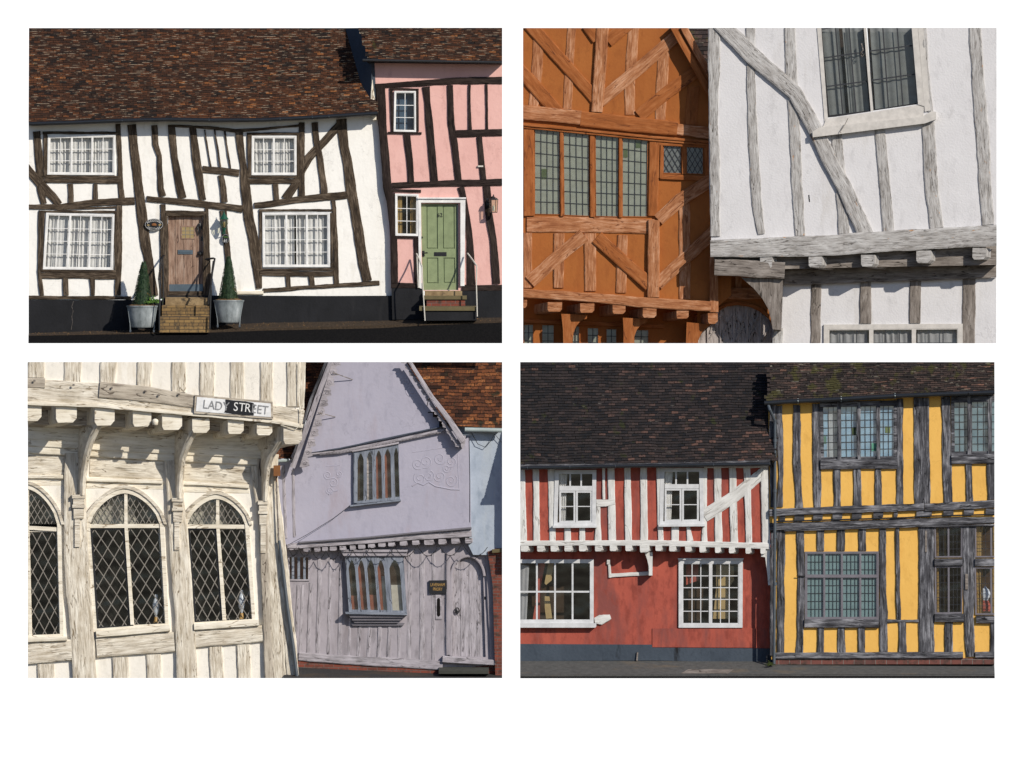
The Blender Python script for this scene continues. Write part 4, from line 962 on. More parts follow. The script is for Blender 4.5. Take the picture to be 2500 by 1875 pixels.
# leaded casements
window(wh, 'F', A_, ((0,1),), 1, 1, 22, 0, 'iron_black', d=-.06, rec=.015, content='curtain', cmat='curtain_grey', glass='dusty_glass', lead=('grid',3,4,12), sub_fw=0, fold=95, name='casement', cw=((0,.42),(.5,1)), frame_h=.03, back='room_brown')
window(wh, 'F', B_, ((0,1),), 1, 1, 12, 0, 'iron_black', d=-.04, rec=.01, content='curtain', cmat='curtain_grey', glass='dusty_glass', lead=('grid',3,4,12), sub_fw=0, fold=95, name='casement', cw=((.05,1),), frame_h=.03, back='room_brown')
on('F'); m = MB()
m.slab([[(560,-90),(600,-90),(668,846),(640,900)]], .02, -.12); m.slab([[(1412,-90),(1468,-90),(1535,735),(1480,720)]], .05, -.12); m.slab([[(980,-90),(1004,-90),(1078,780),(1055,795)]], -.01, -.12)
m.slab([[(655,846),(1078,786),(1485,722),(1535,735),(1525,835),(620,925)]], .03, -.12); m.build('window_frame', 'cream_joinery', wh)
m = MB(); m.slab([[(528,968),(590,925),(1515,830),(1600,778),(1640,786),(1642,852),(1540,890),(532,1015)]], .20, 0); m.build('window_sill', 'cream_joinery', wh)
m = MB(); m.slab([[(1470,-90),(1520,-90),(1590,770),(1540,785)]], .045, 0); m.build('window_jamb', 'cream_joinery', wh)
m = MB(); m.tube([W(970,170,-.02), W(985,230,.0), W(960,260,.02), W(975,290,.02), W(990,270,.01), W(975,262,.01)], 5*U, 6); m.tube([W(850,840,.24), W(820,900,.26), W(780,960,.25), W(778,975,.26), W(790,972,.26)], 3*U, 5); m.build('window_catch', 'silver_oak_dull', wh)
# jetty underside
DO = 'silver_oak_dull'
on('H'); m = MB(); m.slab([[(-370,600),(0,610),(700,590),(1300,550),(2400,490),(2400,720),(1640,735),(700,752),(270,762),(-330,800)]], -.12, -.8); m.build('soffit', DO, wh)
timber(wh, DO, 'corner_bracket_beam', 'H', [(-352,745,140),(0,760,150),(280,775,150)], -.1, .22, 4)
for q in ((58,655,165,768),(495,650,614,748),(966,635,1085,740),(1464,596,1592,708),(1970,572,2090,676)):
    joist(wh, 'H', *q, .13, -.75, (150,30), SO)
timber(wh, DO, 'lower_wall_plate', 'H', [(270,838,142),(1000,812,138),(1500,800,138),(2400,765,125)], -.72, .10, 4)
LW = [(632,1262),(1884,1254),(1884,1600),(632,1600)]
wall(wh, 'H', [[(262,760),(2400,700),(2400,1500),(175,1500),(175,1300),(250,1280)], hole(LW, 6)], 'cool_limewash', -.75, name='lower_wall')
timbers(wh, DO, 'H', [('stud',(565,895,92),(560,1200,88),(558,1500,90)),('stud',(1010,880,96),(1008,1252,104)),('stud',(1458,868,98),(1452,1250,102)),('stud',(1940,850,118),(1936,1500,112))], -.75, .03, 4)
timber(wh, SO, 'corner_post', 'H', [(222,1290,92),(212,1500,96)], -.75, .10, 3)
window(wh, 'H', LW, ((0,.33),(.33,.66),(.66,1)), 3, 1, 44, 0, 'cream_joinery', d=-.70, rec=.03, content='curtain', cmat='curtain_grey', glass='window_glass', lead=('grid',3,2,9), cw=((0,.31),(.35,.64),(.68,1)), sub_fw=12, fold=60, name='lower_window')
bracket(wh, 'H', [(-112,838),(262,848),(265,900),(250,1312),(172,1305),(155,1210),(130,1120),(80,1030),(0,935)], -.02, -.70, DO, (0,0), 'curved_bracket')
m = MB(); on('H'); m.slab([[(492,95),(502,95),(508,160),(498,155)]], .006, 0); m.build('chip', 'iron_black', wh)

# ================================================================ third stretch: pale oak hall on the corner, lilac gabled house
frame(69, 884, 1226, 1655)
SET = 1.1
FD = 1.0; LD = 0.0
gh = thing('timbered_hall', 'cream and pale oak hall with an overhanging storey and arched diamond leaded windows', 'house', 1100, 2900, .5)
IK = (TL['K'][1]-TL['I'][1])*K; IJ = (TL['J'][0]-TL['I'][0])*K
wall(gh, 'I', [[(-100,-100),(IJ+395,-100),(IJ+390,260),(IJ+375,470),(1540,350),(-100,190)]], 'cream_infill', FD, .3)
LO, LB, GB = 'limed_oak', 'limed_board', 'grey_board'
timbers(gh, LO, 'I', [('stud',(115,-30,148),(110,172,150)),('stud',(442,-30,160),(438,215,150)),('stud',(762,-30,142),(755,230,138)),('stud',(1085,-30,132),(1080,262,128)),
 ('stud',(1392,-30,128),(1390,305,126)),('stud',(1650,-30,136),(1645,335,126)),('stud',(1918,-30,128),(1915,365,122)),('stud',(2180,-30,112),(2180,395,112)),
 ('stud',(IJ+292,-30,130),(IJ+285,430,120)),('corner_board',(IJ+372,-30,44),(IJ+362,450,40))], FD, .03, 4)
timber(gh, LO, 'bressumer', 'I', [(-60,285,215),(680,325,200),(1540,425,160),(IJ+95,492,150),(IJ+372,545,160)], FD, .07, 4)
timber(gh, LB, 'moulding', 'I', [(-60,400,36),(680,425,34),(1540,505,30),(IJ+95,565,34),(IJ+372,610,36)], FD, .12, 3)
timber(gh, GB, 'repair_board', 'I', [(680,280,140),(1100,318,136),(1535,388,112)], FD+.06, .05, 2, label='smooth grey repair board let into the cream beam')
timber(gh, GB, 'repair_board', 'I', [(-60,215,88),(190,222,88)], FD+.06, .04, 2)
m = MB(); on('I')
for u, v in ((96,198),(447,236),(790,262),(1092,292),(1212,328),(1392,320)): m.lathe(W(u, v, FD+.16)-Vector((0,0,.03)), [(.02,0),(.03,.015),(.02,.045)], 8, 1, .5)
m.build('peg', 'silver_oak_dull', gh)
# joists carrying the overhang
JS = [(-40,405,158,562),(288,418,476,576),(638,432,816,602),(980,466,1146,612),(1243,500,1422,642),(1513,540,1668,668),(1833,555,1976,678),(2095,580,2232,690)]
for q in JS: joist(gh, 'I', *q, FD+.03, .1, (-150,52), LB, rnd=.22)
on('I')
joist(gh, 'I', IJ+195, 605, IJ+362, 770, FD+.06, .05, (-260,60), LO, 'dragon_beam', .2)
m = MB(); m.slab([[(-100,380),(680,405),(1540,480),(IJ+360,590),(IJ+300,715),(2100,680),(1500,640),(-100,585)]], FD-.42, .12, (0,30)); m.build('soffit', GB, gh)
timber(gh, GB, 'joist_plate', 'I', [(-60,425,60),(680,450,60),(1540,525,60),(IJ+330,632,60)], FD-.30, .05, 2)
# upper boards of the lower wall
for k, (a, b, h, dd) in enumerate(((600,720,90,.16),(680,800,84,.13),(750,870,66,.11),(812,930,70,.08))):
    timber(gh, LB, 'cornice_board', 'I', [(-60,a,h),(1000,(a+b)/2+2,h),(2180,b,h)], LD, dd, 2)
wall(gh, 'I', [[(-100,560),(IJ-20,720),(IJ+160,800),(IJ+120,1100),(IJ+200,IK+0),(IJ+245,IK+600),(IJ+320,IK+1500),(-100,IK+1500)]] , 'cream_infill', LD-.05, .25, 'lower_wall') if 0 else None
def arch_pts(c, half, vs, va, n=9):
    """four-centred arch from the left spring over the apex to the right spring"""
    out = []
    for k in range(n+1):
        t = k/n; x = -half+half*t; y = vs-(vs-va)*(math.sin(t*math.pi/2)**.62)*(.93+.07*t); out.append((c+x, y))
    for k in range(n-1, -1, -1):
        t = k/n; out.append((c+half-half*t, vs-(vs-va)*(math.sin(t*math.pi/2)**.62)*(.93+.07*t)))
    return out
ARCH = [ # centre, half width, spring v, apex v, lean, bottom quad
 (905, 318, 1500, 1205, (592, IK+60), (1218, IK+58), (1275, IK+958), (648, IK+1004)),
 (1728, 262, 1500, 1255, (1470, IK+62), (1994, IK+66), (2056, IK+918), (1525, IK+948)),
 (15, 285, 1500, 1165, (-260, IK+60), (302, IK+90), (328, IK+1052), (-240, IK+1075))]
holes_ = []
for c, hw, vs, va, tl, tr, br, bl in ARCH:
    holes_.append(arch_pts(c, hw, tl[1]-10, va)[::-1])
    holes_[-1] = [tr, br, bl, tl][0:0]+(arch_pts(c, hw, tl[1]-8, va)+[br, bl])[::-1]
wall(gh, 'I', [[(-100,600),(2100,880),(IJ+100,900),(IJ+110,1100),(IJ+190,IK+0),(IJ+240,IK+600),(IJ+310,IK+1100),(IJ+330,IK+1500),(-100,IK+1500)]]+holes_, 'cream_infill', LD, .25, 'lower_wall')
on('I')
for ci, (c, hw, vs, va, tl, tr, br, bl) in enumerate(ARCH):
    on('I')
    w = MB(); out = arch_pts(c, hw+34, tl[1]-4, va-34); inn = arch_pts(c, hw-4, tl[1]-4, va+8)
    ring_o = out+[(br[0]+26, br[1]+20), (bl[0]-26, bl[1]+20)]; ring_i = inn+[(br[0]-6, br[1]-12), (bl[0]+6, bl[1]-12)]
    w.slab([ring_o, ring_i[::-1]], .07, -.12)
    o2 = arch_pts(c, hw+62, tl[1]-4, va-66)
    win = w.build('arched_window', LB, gh)
    if win is None: continue
    w = MB(); w.slab([o2+[(tr[0]+20,tl[1]),(tl[0]-20,tl[1])][0:0]+out[::-1]], .10, 0); w.build('hood_mould', LO, win)
    ml = (tl[0]+(tr[0]-tl[0])*.515); mb = (bl[0]+(br[0]-bl[0])*.515)
    w = MB(); w.slab([[(tl[0]-6,tl[1]-8),(tr[0]+6,tr[1]-8),(tr[0]+8,tr[1]+28),(tl[0]-4,tl[1]+28)]], .05, -.08); w.build('transom', LB, win)
    w = MB(); w.slab([[(ml-14,va+2),(ml+14,va+2),(ml+16,tl[1]),(mb+15,br[1]),(mb-15,br[1]),(ml-14,tl[1])]], .045, -.09); w.build('mullion', LB, win)
    # leaded casements below the transom
    nrow = 5 if ci != 1 else 5
    Lq = [(tl[0]+4,tl[1]+26),(ml-12,tl[1]+26),(mb-12,br[1]+22),(bl[0]+8,bl[1]-8)]
    Rq = [(ml+12,tr[1]+26),(tr[0]-4,tr[1]+26),(br[0]-6,br[1]-4),(mb+12,br[1]+8)]
    for q, ir in ((Lq, 1), (Rq, 0)):
        sub = MB(); sub.slab([list(q), inset(q, 17 if ir else 7)[::-1]], .012, -.05); sub.build('casement', 'iron_black' if ir else LB, win)
        ci_ = inset(q, 14 if ir else 6); lm = MB(); n1, n2 = 2.6, 5.2
        for sg in (1, -1):
            for i in range(-7, 9):
                s0, s1 = (i+.2)/n1, (i+.2+sg*n2)/n1; lo, hi, ok = 0., 1., True; ds = s1-s0
                for bd, sn in ((0, 1), (1, -1)):
                    f0 = (s0-bd)*sn; f1 = (s1-bd)*sn
                    if f0 < 0 and f1 < 0: ok = False; break
                    if f0 < 0: lo = max(lo, f0/(f0-f1))
                    elif f1 < 0: hi = min(hi, f0/(f0-f1))
                if ok and hi > lo: lm.bar(W(*bil(ci_, s0+ds*lo, lo)), W(*bil(ci_, s0+ds*hi, hi)), 8*U, .012, -.006+(.002 if sg > 0 else 0))
        lm.build('leading', 'lead_bright', win)
        g = MB(); g.poly([W(*p, -.02) for p in ci_]); g.build('glass', 'window_glass', win)
    # tracery lights under the arch
    lm = MB()
    cx, hw2 = c, hw-8
    def inside(u, v):
        if v > tl[1]-10 or abs(u-cx) > hw2: return False
        t = 1-abs(u-cx)/(hw-4); return v > (tl[1]-4)-(tl[1]-4-va-10)*(math.sin(t*math.pi/2)**.62)
    for sg in (1, -1):
        for i in range(-16, 17):
            pts = []
            for k in range(61):
                v = va+(tl[1]-va)*k/60; u = c+i*56+20+sg*(v-va)*.58
                if inside(u, v): pts.append((u, v))
                elif pts: break
            if len(pts) > 2: lm.bar(W(*pts[0]), W(*pts[-1]), 7*U, .012, -.006+(.002 if sg > 0 else 0))
    lm.build('leading', 'lead_bright', win)
    g = MB(); ap = arch_pts(c, hw-6, tl[1]-6, va+10); g.prism([[W(*p, -.02) for p in ap]], [[W(*p, -.022) for p in ap]]); g.build('glass', 'window_glass', win)
    rb = MB(); full = arch_pts(c, hw+20, tl[1]-4, va-20)+[(br[0]+20, br[1]+10), (bl[0]-20, bl[1]+10)]
    fr = [W(*p, -.10) for p in full]; bk = [W(*p, -1.1) for p in full]
    for k in range(len(fr)): rb.poly([fr[k], fr[(k+1)%len(fr)], bk[(k+1)%len(fr)], bk[k]])
    rb.prism([bk], [[p+Vector((0,.02,0)) for p in bk]]); rb.build('room_recess', 'room_dark', win)
    on('I'); rb = MB(); bd = [(c-hw+40, tl[1]-120), (c-hw*.3, tl[1]-230), (c+hw*.25, tl[1]-150), (c+hw*.35, tl[1]+4), (c-hw+10, tl[1]+4)]
    rb.slab([bd], -.30, -.34); rb.build('inner_blind', 'blind_cream', win) if ci < 2 else None
# ornaments behind the glass
def ornament(t, u, vb, h, label):
    on(t); o = thing('figurine', label, 'ornament', u, vb, -.15, 'ornaments on the inner window sills')
    c = W(u, vb, -.16); m = MB(); m.lathe(c, [(.07,0),(.05,.03),(.04,h*.2)], 12); m.build('stand', 'gold_letter', o, smooth=True)
    m = MB(); m.lathe(c+Vector((0,0,h*.2)), [(.02,0),(.07,h*.2),(.085,h*.42),(.05,h*.62),(.03,h*.66),(.045,h*.72),(.03,h*.79)], 14, 1, .8); m.build('body', 'porcelain', o, smooth=True)
ornament('K', 1185, 938, .66, 'tall pale figurine with a gold stand behind the middle arched window')
ornament('K', 1955, 905, .68, 'tall pale figurine with a gold stand behind the right arched window')
# panels, posts, caps, brackets
timbers(gh, LB, 'I', [('panel_mould',(-60,1058,34),(350,1066,32)),('panel_mould',(560,1088,36),(1245,1112,34)),('panel_mould',(1428,1118,34),(2022,1152,32))], LD, .07, 2)
timbers(gh, LO, 'I', [('panel',(-60,960,190),(360,965,190)),('panel',(590,975,180),(1250,1010,180)),('panel',(1440,1020,160),(2030,1055,160))], LD-.02, .03, 2)
timbers(gh, LB, 'I', [('spandrel',(-60,1115,60),(352,1118,60)),('spandrel',(560,1140,60),(1250,1150,60)),('spandrel',(1430,1178,50),(2022,1190,50))], LD-.02, .025, 2)
timbers(gh, LO, 'I', [('post',(450,850,170),(455,1100,190),(462,1475,205),(478,IK+500,228),(520,IK+1000,210),(548,IK+1500,212)),
 ('post',(1345,915,172),(1362,1250,150),(1378,1475,168),(1405,IK+400,176),(1445,IK+900,168),(1468,IK+1500,186)),
 ('post',(2110,960,150),(2150,1250,150),(2168,1475,130),(2200,IK+500,140),(2240,IK+1500,150)),
 ], LD, .10, 4)
timbers(gh, LO, 'J', [('corner_post',(70,800,90),(40,1000,100),(30,1438,112),(50,IK+0-0,110)) if 0 else ('corner_post',(75,790,110),(58,1000,110),(60,1475,120),(95,IK+500,120),(130,IK+1000,120),(160,IK+1500,125)),
 ('corner_post',(120,860,60),(105,1060,70),(150,1475,80),(195,IK+500,96),(240,IK+1000,104),(285,IK+1500,110))], LD-.05, .16, 4)
timber(gh, GB, 'corner_post', 'J', [(-5,900,70),(0,1200,76),(20,IK+200,80),(40,IK+700,80),(70,IK+1500,84)], LD, .12, 4)
for u, v0, w in ((490,1225,118),(1380,1255,106),(IJ+10,1280,92)):
    on('I'); m = MB(); m.box(u-w/2, v0, u+w/2, v0+34, .22, .05); m.box(u-w/2+10, v0+34, u+w/2-10, v0+90, .19, .05); m.box(u-w/2+2, v0+90, u+w/2-2, v0+118, .21, .05); m.box(u-w/2+14, v0+118, u+w/2-14, v0+215, .17, .05); m.box(u-w/2+24, v0+215, u-w/2+70, v0+470, .15, .05)
    m.build('capital', LO, gh)
def rib_bracket(t, R_, wall_u, w0, w1):
    on(t); m = MB(); n = len(R_); pr = []
    fine = []
    for A, B in zip(R_, R_[1:]):
        for k in range(4): fine.append(tuple(A[i]+(B[i]-A[i])*k/4 for i in range(3)))
    fine.append(R_[-1]); N = len(fine); v0, v1 = fine[0][1], fine[-1][1]; L = 0
    rows = []
    for k, (u, v, d) in enumerate(fine):
        f = (v-v0)/(v1-v0); w = w0+(w1-w0)*f; wl = wall_u+(8*f)
        rows.append([W(wl, v, .06), W(u-w, v+2, d-.05), W(u-w+6, v+2, d), W(u-w*.5, v, d+.03), W(u-6, v, d), W(u, v, d-.05), W(u-w*.3, v+6, .06)])
    for A, B in zip(rows, rows[1:]):
        h = (A[3]-B[3]).length
        for i in range(6): m.poly([A[i], B[i], B[i+1], A[i+1]], [(L, i*.05), (L+h, i*.05), (L+h, i*.05+.05), (L, i*.05+.05)])
        L += h
    m.poly(rows[0]); m.poly(rows[-1])
    return m.build('curved_bracket', LO, gh)
rib_bracket('I', [(712,590,.98),(668,672,.84),(628,760,.68),(592,880,.50),(568,1010,.34),(554,1120,.26),(548,1232,.22)], 474, 78, 50)
rib_bracket('I', [(1572,648,.98),(1530,720,.86),(1492,800,.70),(1455,900,.52),(1432,1040,.34),(1422,1150,.26),(1418,1262,.22)], 1342, 76, 50)
rib_bracket('J', [(205,745,.98),(150,830,.80),(108,890,.66),(78,980,.48),(62,1110,.32),(56,1200,.26),(52,1285,.22)], -20, 72, 48)
timbers(gh, LB, 'K', [('window_sill',(-60,1095,44),(385,1080,44)),('window_sill',(648,1045,62),(1310,985,62)),('window_sill',(1528,978,58),(2110,938,58))], LD, .15, 2)
timbers(gh, LO, 'K', [('sill_beam',(-60,1220,200),(432,1180,185)),('sill_beam',(650,1165,170),(1350,1110,175)),('sill_beam',(1535,1085,150),(2145,1035,150))], LD, .08, 4)
timbers(gh, LO, 'K', [('stud',(195,1310,150),(200,1500,156)),('stud',(865,1250,142),(875,1500,146)),('stud',(1162,1225,130),(1176,1500,136)),('stud',(1722,1155,118),(1738,1500,122)),('stud',(1970,1135,118),(1984,1500,122))], LD, .04, 4)
# pipe and cables on the corner
tubeu(gh, 'L', [(128,-380,.2),(140,-60,.2),(152,200,.2)], 7, 'cable', 'silver_oak_dull', 6)
tubeu(gh, 'L', [(155,200,.2),(190,480,.2),(228,800,.2),(275,1120,.2),(325,1500,.2)], [12,17,17,17,17], 'drainpipe', 'pipe_grey', 8)
tubeu(gh, 'J', [(335,20,FD+.1),(340,420,FD+.12),(352,470,FD+.14),(350,600,FD+.14),(300,640,FD+.1),(170,600,FD+.1)], 4, 'cable', 'limed_board', 5)
on('J'); m = MB(); m.box(105, 962, 166, 1058, .38, .2); m.tube([W(140,1058,.3), W(128,1085,.3), W(130,1110,.25)], 5*U, 6); m.build('junction_box', 'rust', gh)
bl_ = thing('bell_lamp', 'small white bell shaped cup hanging between the cream joists', 'lamp', 1180, 598, 1.0)
on('I'); c = W(1180, 600, FD+.08); m = MB(); m.lathe(c, [(.05,0),(.065,.02),(.075,.10),(.06,.13),(.02,.15)], 12); m.build('cup', 'limed_board', bl_, smooth=True)
m = MB(); m.tube([c+Vector((0,0,.14)), c+Vector((.01,0,.19))], .012, 6); m.build('hook', 'iron_black', bl_)
# street sign
ss = thing('street_sign', 'white street sign reading LADY STREET with its middle worn black', 'sign', 1885, 560, FD+.2)
q = [(1545,334),(IJ+92,394),(IJ+95,540),(1535,488)]
on('I'); m = MB(); m.slab([[(q[0][0]-6,q[0][1]-6),(q[1][0]+6,q[1][1]-6),(q[2][0]+6,q[2][1]+6),(q[3][0]-6,q[3][1]+6)]], FD+.17, FD+.10); m.build('frame', 'grey_board', ss)
m = MB(); qi = inset(q, 12); m.slab([qi], FD+.18, FD+.15); m.build('plate', 'sign_white', ss)
m = MB(); wp = path([(1812,368,0),(1870,376,0),(1990,386,0),(2060,398,0),(2076,430,0),(2062,470,0),(2068,514,0),(1990,510,0),(1880,500,0),(1800,488,0),(1822,440,0),(1812,368,0)], 9)[:-1]; m.slab([[(u+rs(-5,5), v+(rs(-3,3) if 395 < v < 490 else 0)) for u, v, _ in wp]], FD+.183, FD+.17); m.build('worn_patch', 'sign_black', ss)
rot = math.atan2(66, 560)*.9
for ch, u, v in (('L',1632,416),('A',1688,422),('D',1752,430),('Y',1818,436)): text_mesh(ch, .285, W(u, v, FD+.19), 'grey_letter', ss, rot=rot, sx=.86)
for ch, u, v in (('S',1905,438),('T',1960,443),('R',2012,449)): text_mesh(ch, .285, W(u, v, FD+.19), 'white_letter', ss, rot=rot, sx=.86)
for ch, u, v in (('E',2068,456),('E',2118,462),('T',2170,468)): text_mesh(ch, .285, W(u, v, FD+.19), 'grey_letter', ss, rot=rot, sx=.86)

# ---- gabled house, lilac for shade
lh = thing('lilac_shade_gabled_house', 'gabled house, walls coloured lilac grey for shade, with carved barge boards and pointed oriel window', 'house', 3200, 2850, -1.6)
VD, VL = -.5, -.72
uw = [(820,838),(1228,768),(1242,1268),(816,1312)]
wall(lh, 'J', [[(100,880),(240,930),(640,20),(640,-60),(1270,-60),(1300,60),(1820,740),(1866,690),(1880,1475),(1882,IK+115),(330,IK+245),(150,IK+260),(140,1100)], hole(uw, 4)], 'lilac_shade_limewash', VD, .2)
LL, BG = 'lilac_oak', 'blue_grey_oak'
timber(lh, LL, 'barge_board', 'J', [(640,-40,40),(480,400,46),(275,985,44)], VD+.25, .08, 1)
timber(lh, 'black_grey_oak', 'barge_edge', 'J', [(606,-40,22),(437,380,28),(268,940,24)], VD+.22, .07, 2)
timber(lh, LL, 'barge_board', 'J', [(1285,-40,34),(1530,350,38),(1690,560,50),(1810,750,62)], VD+.25, .08, 1)
on('J'); m = MB(); m.slab([[(1785,700),(1835,690),(1825,790),(1800,812),(1790,790)]], VD+.3, VD); m.build('barge_foot', LL, lh)
def scallops(t, pa, pb, n, w, side, d, mat):
    on(t); m = MB(); dx, dy = pb[0]-pa[0], pb[1]-pa[1]; L = math.hypot(dx, dy); tx, ty = dx/L, dy/L; nx, ny = -ty*side, tx*side
    out = [pa]; N = n*8
    for k in range(N+1):
        f = k/N; ph = (f*n) % 1; ww = w*(.55+.45*abs(math.sin(ph*math.pi)))+w*.12*math.sin(ph*4*math.pi)
        out.append((pa[0]+dx*f+nx*ww, pa[1]+dy*f+ny*ww))
    out.append(pb); m.slab([out], d, d-.06)
    o = m.build('carved_scallops', mat, lh)
    for k in range(n):
        f = (k+.5)/n; cx, cy = pa[0]+dx*f+nx*w*.45, pa[1]+dy*f+ny*w*.45; rr = w*.34
        m = MB(); m.tube([W(cx+rr*(1-j/14)*math.cos(j*.75+k), cy+rr*(1-j/14)*math.sin(j*.75+k), d+.004) for j in range(13)], 3.2*U, 5)
        m.build('carved_scroll', mat, o)
scallops('J', (650,-20), (338,975), 11, 76, -1, VD+.24, LL)
scallops('J', (1265,-20), (1790,790), 14, 40, 1, VD+.24, LL)
for p, q_ in (((640,128),(815,192)),((510,488),(660,527)),((1498,358),(1484,428))):
    tubeu(lh, 'J', [(*p, VD+.3), (*q_, VD+.02)], 4, 'iron_stay', 'silver_oak_dull', 5)
timber(lh, 'navy_lead', 'cornice', 'J', [(412,852,6),(700,810,14),(1200,704,18),(1650,608,8)], VD, .10, 2)
timber(lh, LL, 'cornice', 'J', [(412,862,16),(700,835,22),(1200,738,26),(1640,640,22)], VD, .08, 1)
on('J'); m = MB()
for k in range(88):
    f = k/88; u = 520+f*1130; v = interp([(412,866),(700,842),(1200,742),(1650,648)], u); m.box(u, v-3, u+7, v+13, VD+.10, VD+.06)
m.build('dentils', LL, lh)
def pointed(par, t, q, cuts, va, d, mats, frame_mat, name, arch_h=70):
    """frame with pointed lights. cuts: (u0,u1) fractions; mats: backing per light"""
    on(t); m = MB(); outer = list(q); hs = []
    for a, b in cuts:
        p0, p1 = bil(q, a, .06), bil(q, b, .06); b0, b1 = bil(q, a, .95), bil(q, b, .95); w = p1[0]-p0[0]
        top = [(p0[0]+w*f, p0[1]+(p1[1]-p0[1])*f+arch_h*(1-(1-(1-2*min(f, 1-f))**1.7))) for f in (0,.06,.14,.24,.36,.5,.64,.76,.86,.94,1)]
        hs.append((top+[b1, b0])[::-1])
    m.slab([outer]+hs, d, d-.14); o = m.build(name, frame_mat, par, vert=True)
    if not o: return
    for h, mt in zip(hs, mats):
        g = MB(); g.slab([h[::-1]], d-.10, d-.13); g.build('pane', mt, o)
        g = MB(); g.prism([[W(*p, d-.07) for p in h[::-1]]], [[W(*p, d-.072) for p in h[::-1]]]); g.build('glass', 'window_glass', o)
    return o
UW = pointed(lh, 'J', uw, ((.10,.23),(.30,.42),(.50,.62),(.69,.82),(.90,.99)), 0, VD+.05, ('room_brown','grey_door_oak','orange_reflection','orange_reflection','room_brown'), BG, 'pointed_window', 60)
timber(lh, LL, 'window_head', 'J', [(810,835,18),(1232,762,18)], VD, .10, 1)
timber(lh, BG, 'window_sill', 'J', [(792,1328,16),(1250,1276,16)], VD, .14, 1)
timber(lh, BG, 'mullion', 'J', [(838,850,30),(840,1300,36)], VD+.04, .04, 1)
# moulded plaster scrolls
on('J'); m = MB(); random.seed(3)
def scroll(cx, cy, r, ph, sg, turns=1.5, rad=7):
    n = 22; m = MB(); m.tube([W(cx+r*(1-.8*k/n)*math.cos(ph+sg*turns*2*math.pi*k/n), cy+r*(1-.8*k/n)*math.sin(ph+sg*turns*2*math.pi*k/n), VD-.011) for k in range(n+1)], rad*U, 8); m.build('plaster_scroll', 'lilac_shade_limewash', lh, smooth=True)
for cx, cy, r, ph, sg in ((1400,950,52,1,1),(1470,930,60,2,-1),(1600,900,58,.5,1),(1700,930,55,2.5,-1),(1420,1080,60,4,-1),(1500,1060,52,5,1),(1600,1060,58,3.5,-1),(1700,1100,62,5.5,1),(1660,990,40,0,1),
        (590,1050,40,1,1),(690,1040,32,2,-1),(640,1120,48,4,1),(610,1190,36,3,-1),(1345,290,60,1,1),(1300,200,44,4,-1)): scroll(cx, cy, r, ph, sg)
for ln_, rd in ((((1350,1148),(1400,1118),(1450,1140),(1500,1112),(1560,1150),(1640,1165),(1700,1178),(1780,1180)), 4), (((1355,845),(1550,815),(1760,790)), 2.6), (((1760,860),(1765,1000),(1775,1180)), 2.6), (((600,1225),(630,1200),(680,1185)), 4), (((575,970),(700,962)), 2.6)):
    m = MB(); m.tube([W(u, v, VD-.008) for u, v in ln_], rd*2.1*U, 8); m.build('plaster_band', 'lilac_shade_limewash', lh, smooth=True)
timbers(lh, LL, 'J', [('old_stud',(190,960,30),(215,IK+180,26)),('old_stud',(280,1000,24),(290,IK+170,26))], VD-.01, .016, 3)
# jetty
timber(lh, 'mould_grey', 'drip_mould', 'L', [(335,218,15),(900,178,17),(1400,130,17),(1885,88,20)], VD, .16, 1)
timber(lh, LL, 'bressumer', 'L', [(225,250,36),(345,246,50),(900,206,52),(1400,166,56),(1885,135,68)], VD, .08, 2)
for a, b, v0, v1 in ((228,290,240,285),(292,330,240,280),(372,432,262,302),(470,522,262,300),(540,590,258,296),(610,668,256,292),(698,752,252,290),(790,838,246,286),(865,926,238,276),(955,1012,228,266),(1045,1110,220,258),(1135,1192,212,252),(1240,1302,204,246),(1350,1412,198,240),(1458,1542,192,238),(1588,1652,188,234),(1702,1772,182,228),(1828,1884,178,224)):
    joist(lh, 'L', a, v0, b, v1, VD+.06, VL, (22,6), LL, 'joist_end')
sw = [(232,335),(430,338),(428,564),(236,562)]
ow = [(748,345),(1272,345),(1304,858),(782,846)]
SL = 80
wall(lh, 'L', [[(150,200),(1890,150),(2050,225),(2070,330),(2095,1330),(1620,1365),(300,1310),(180,1300)], hole(sw, 4), hole(ow, 6), [(1712,1240),(1718,520),(1740,430),(1790,375),(1850,355),(1910,375),(1965,430),(1990,520),(2012,1250)][::1]], 'lilac_shade_low', VL, .2, 'lower_wall')
vs_ = [(300,600,1228,22),(345,600,1235,26),(420,580,1235,34),(505,330,1240,40),(600,320,1243,30),(700,340,1248,34),(782,900,1250,28),(868,960,1255,36),(960,960,1258,32),(1052,960,1262,34),(1142,960,1265,32),(1232,960,1268,34),(1325,300,1272,42),(1440,300,1280,46),(1545,300,1285,36),(1665,380,1240,44)]
for u, a, b, w_ in vs_: timber(lh, LL, 'stud', 'L', [(u+(1440-u)*.02, a, w_), (u-4, b, w_)], VL-.012, .018, 3)
timber(lh, LL, 'sole_plate', 'L', [(330,1245,70),(1000,1290,84),(1625,1325,84)], VL, .05, 3)
timber(lh, LL, 'door_sill', 'L', [(1625,1268,60),(2095,1300,50)], VL, .14, 2)
wall(lh, 'L', [[(320,1270),(1000,1325),(1620,1360),(2100,1320),(2100,1400),(1600,1400),(320,1355)]], 'old_red_brick', VL+.02, .2, 'plinth')
# slatted window
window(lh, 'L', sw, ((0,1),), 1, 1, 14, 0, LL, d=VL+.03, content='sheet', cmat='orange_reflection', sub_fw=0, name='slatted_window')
on('L'); m = MB()
for u in (278, 330, 382): m.box(u-11, 345, u+11, 555, VL+.02, VL-.04)
m.build('slat', BG, lh)
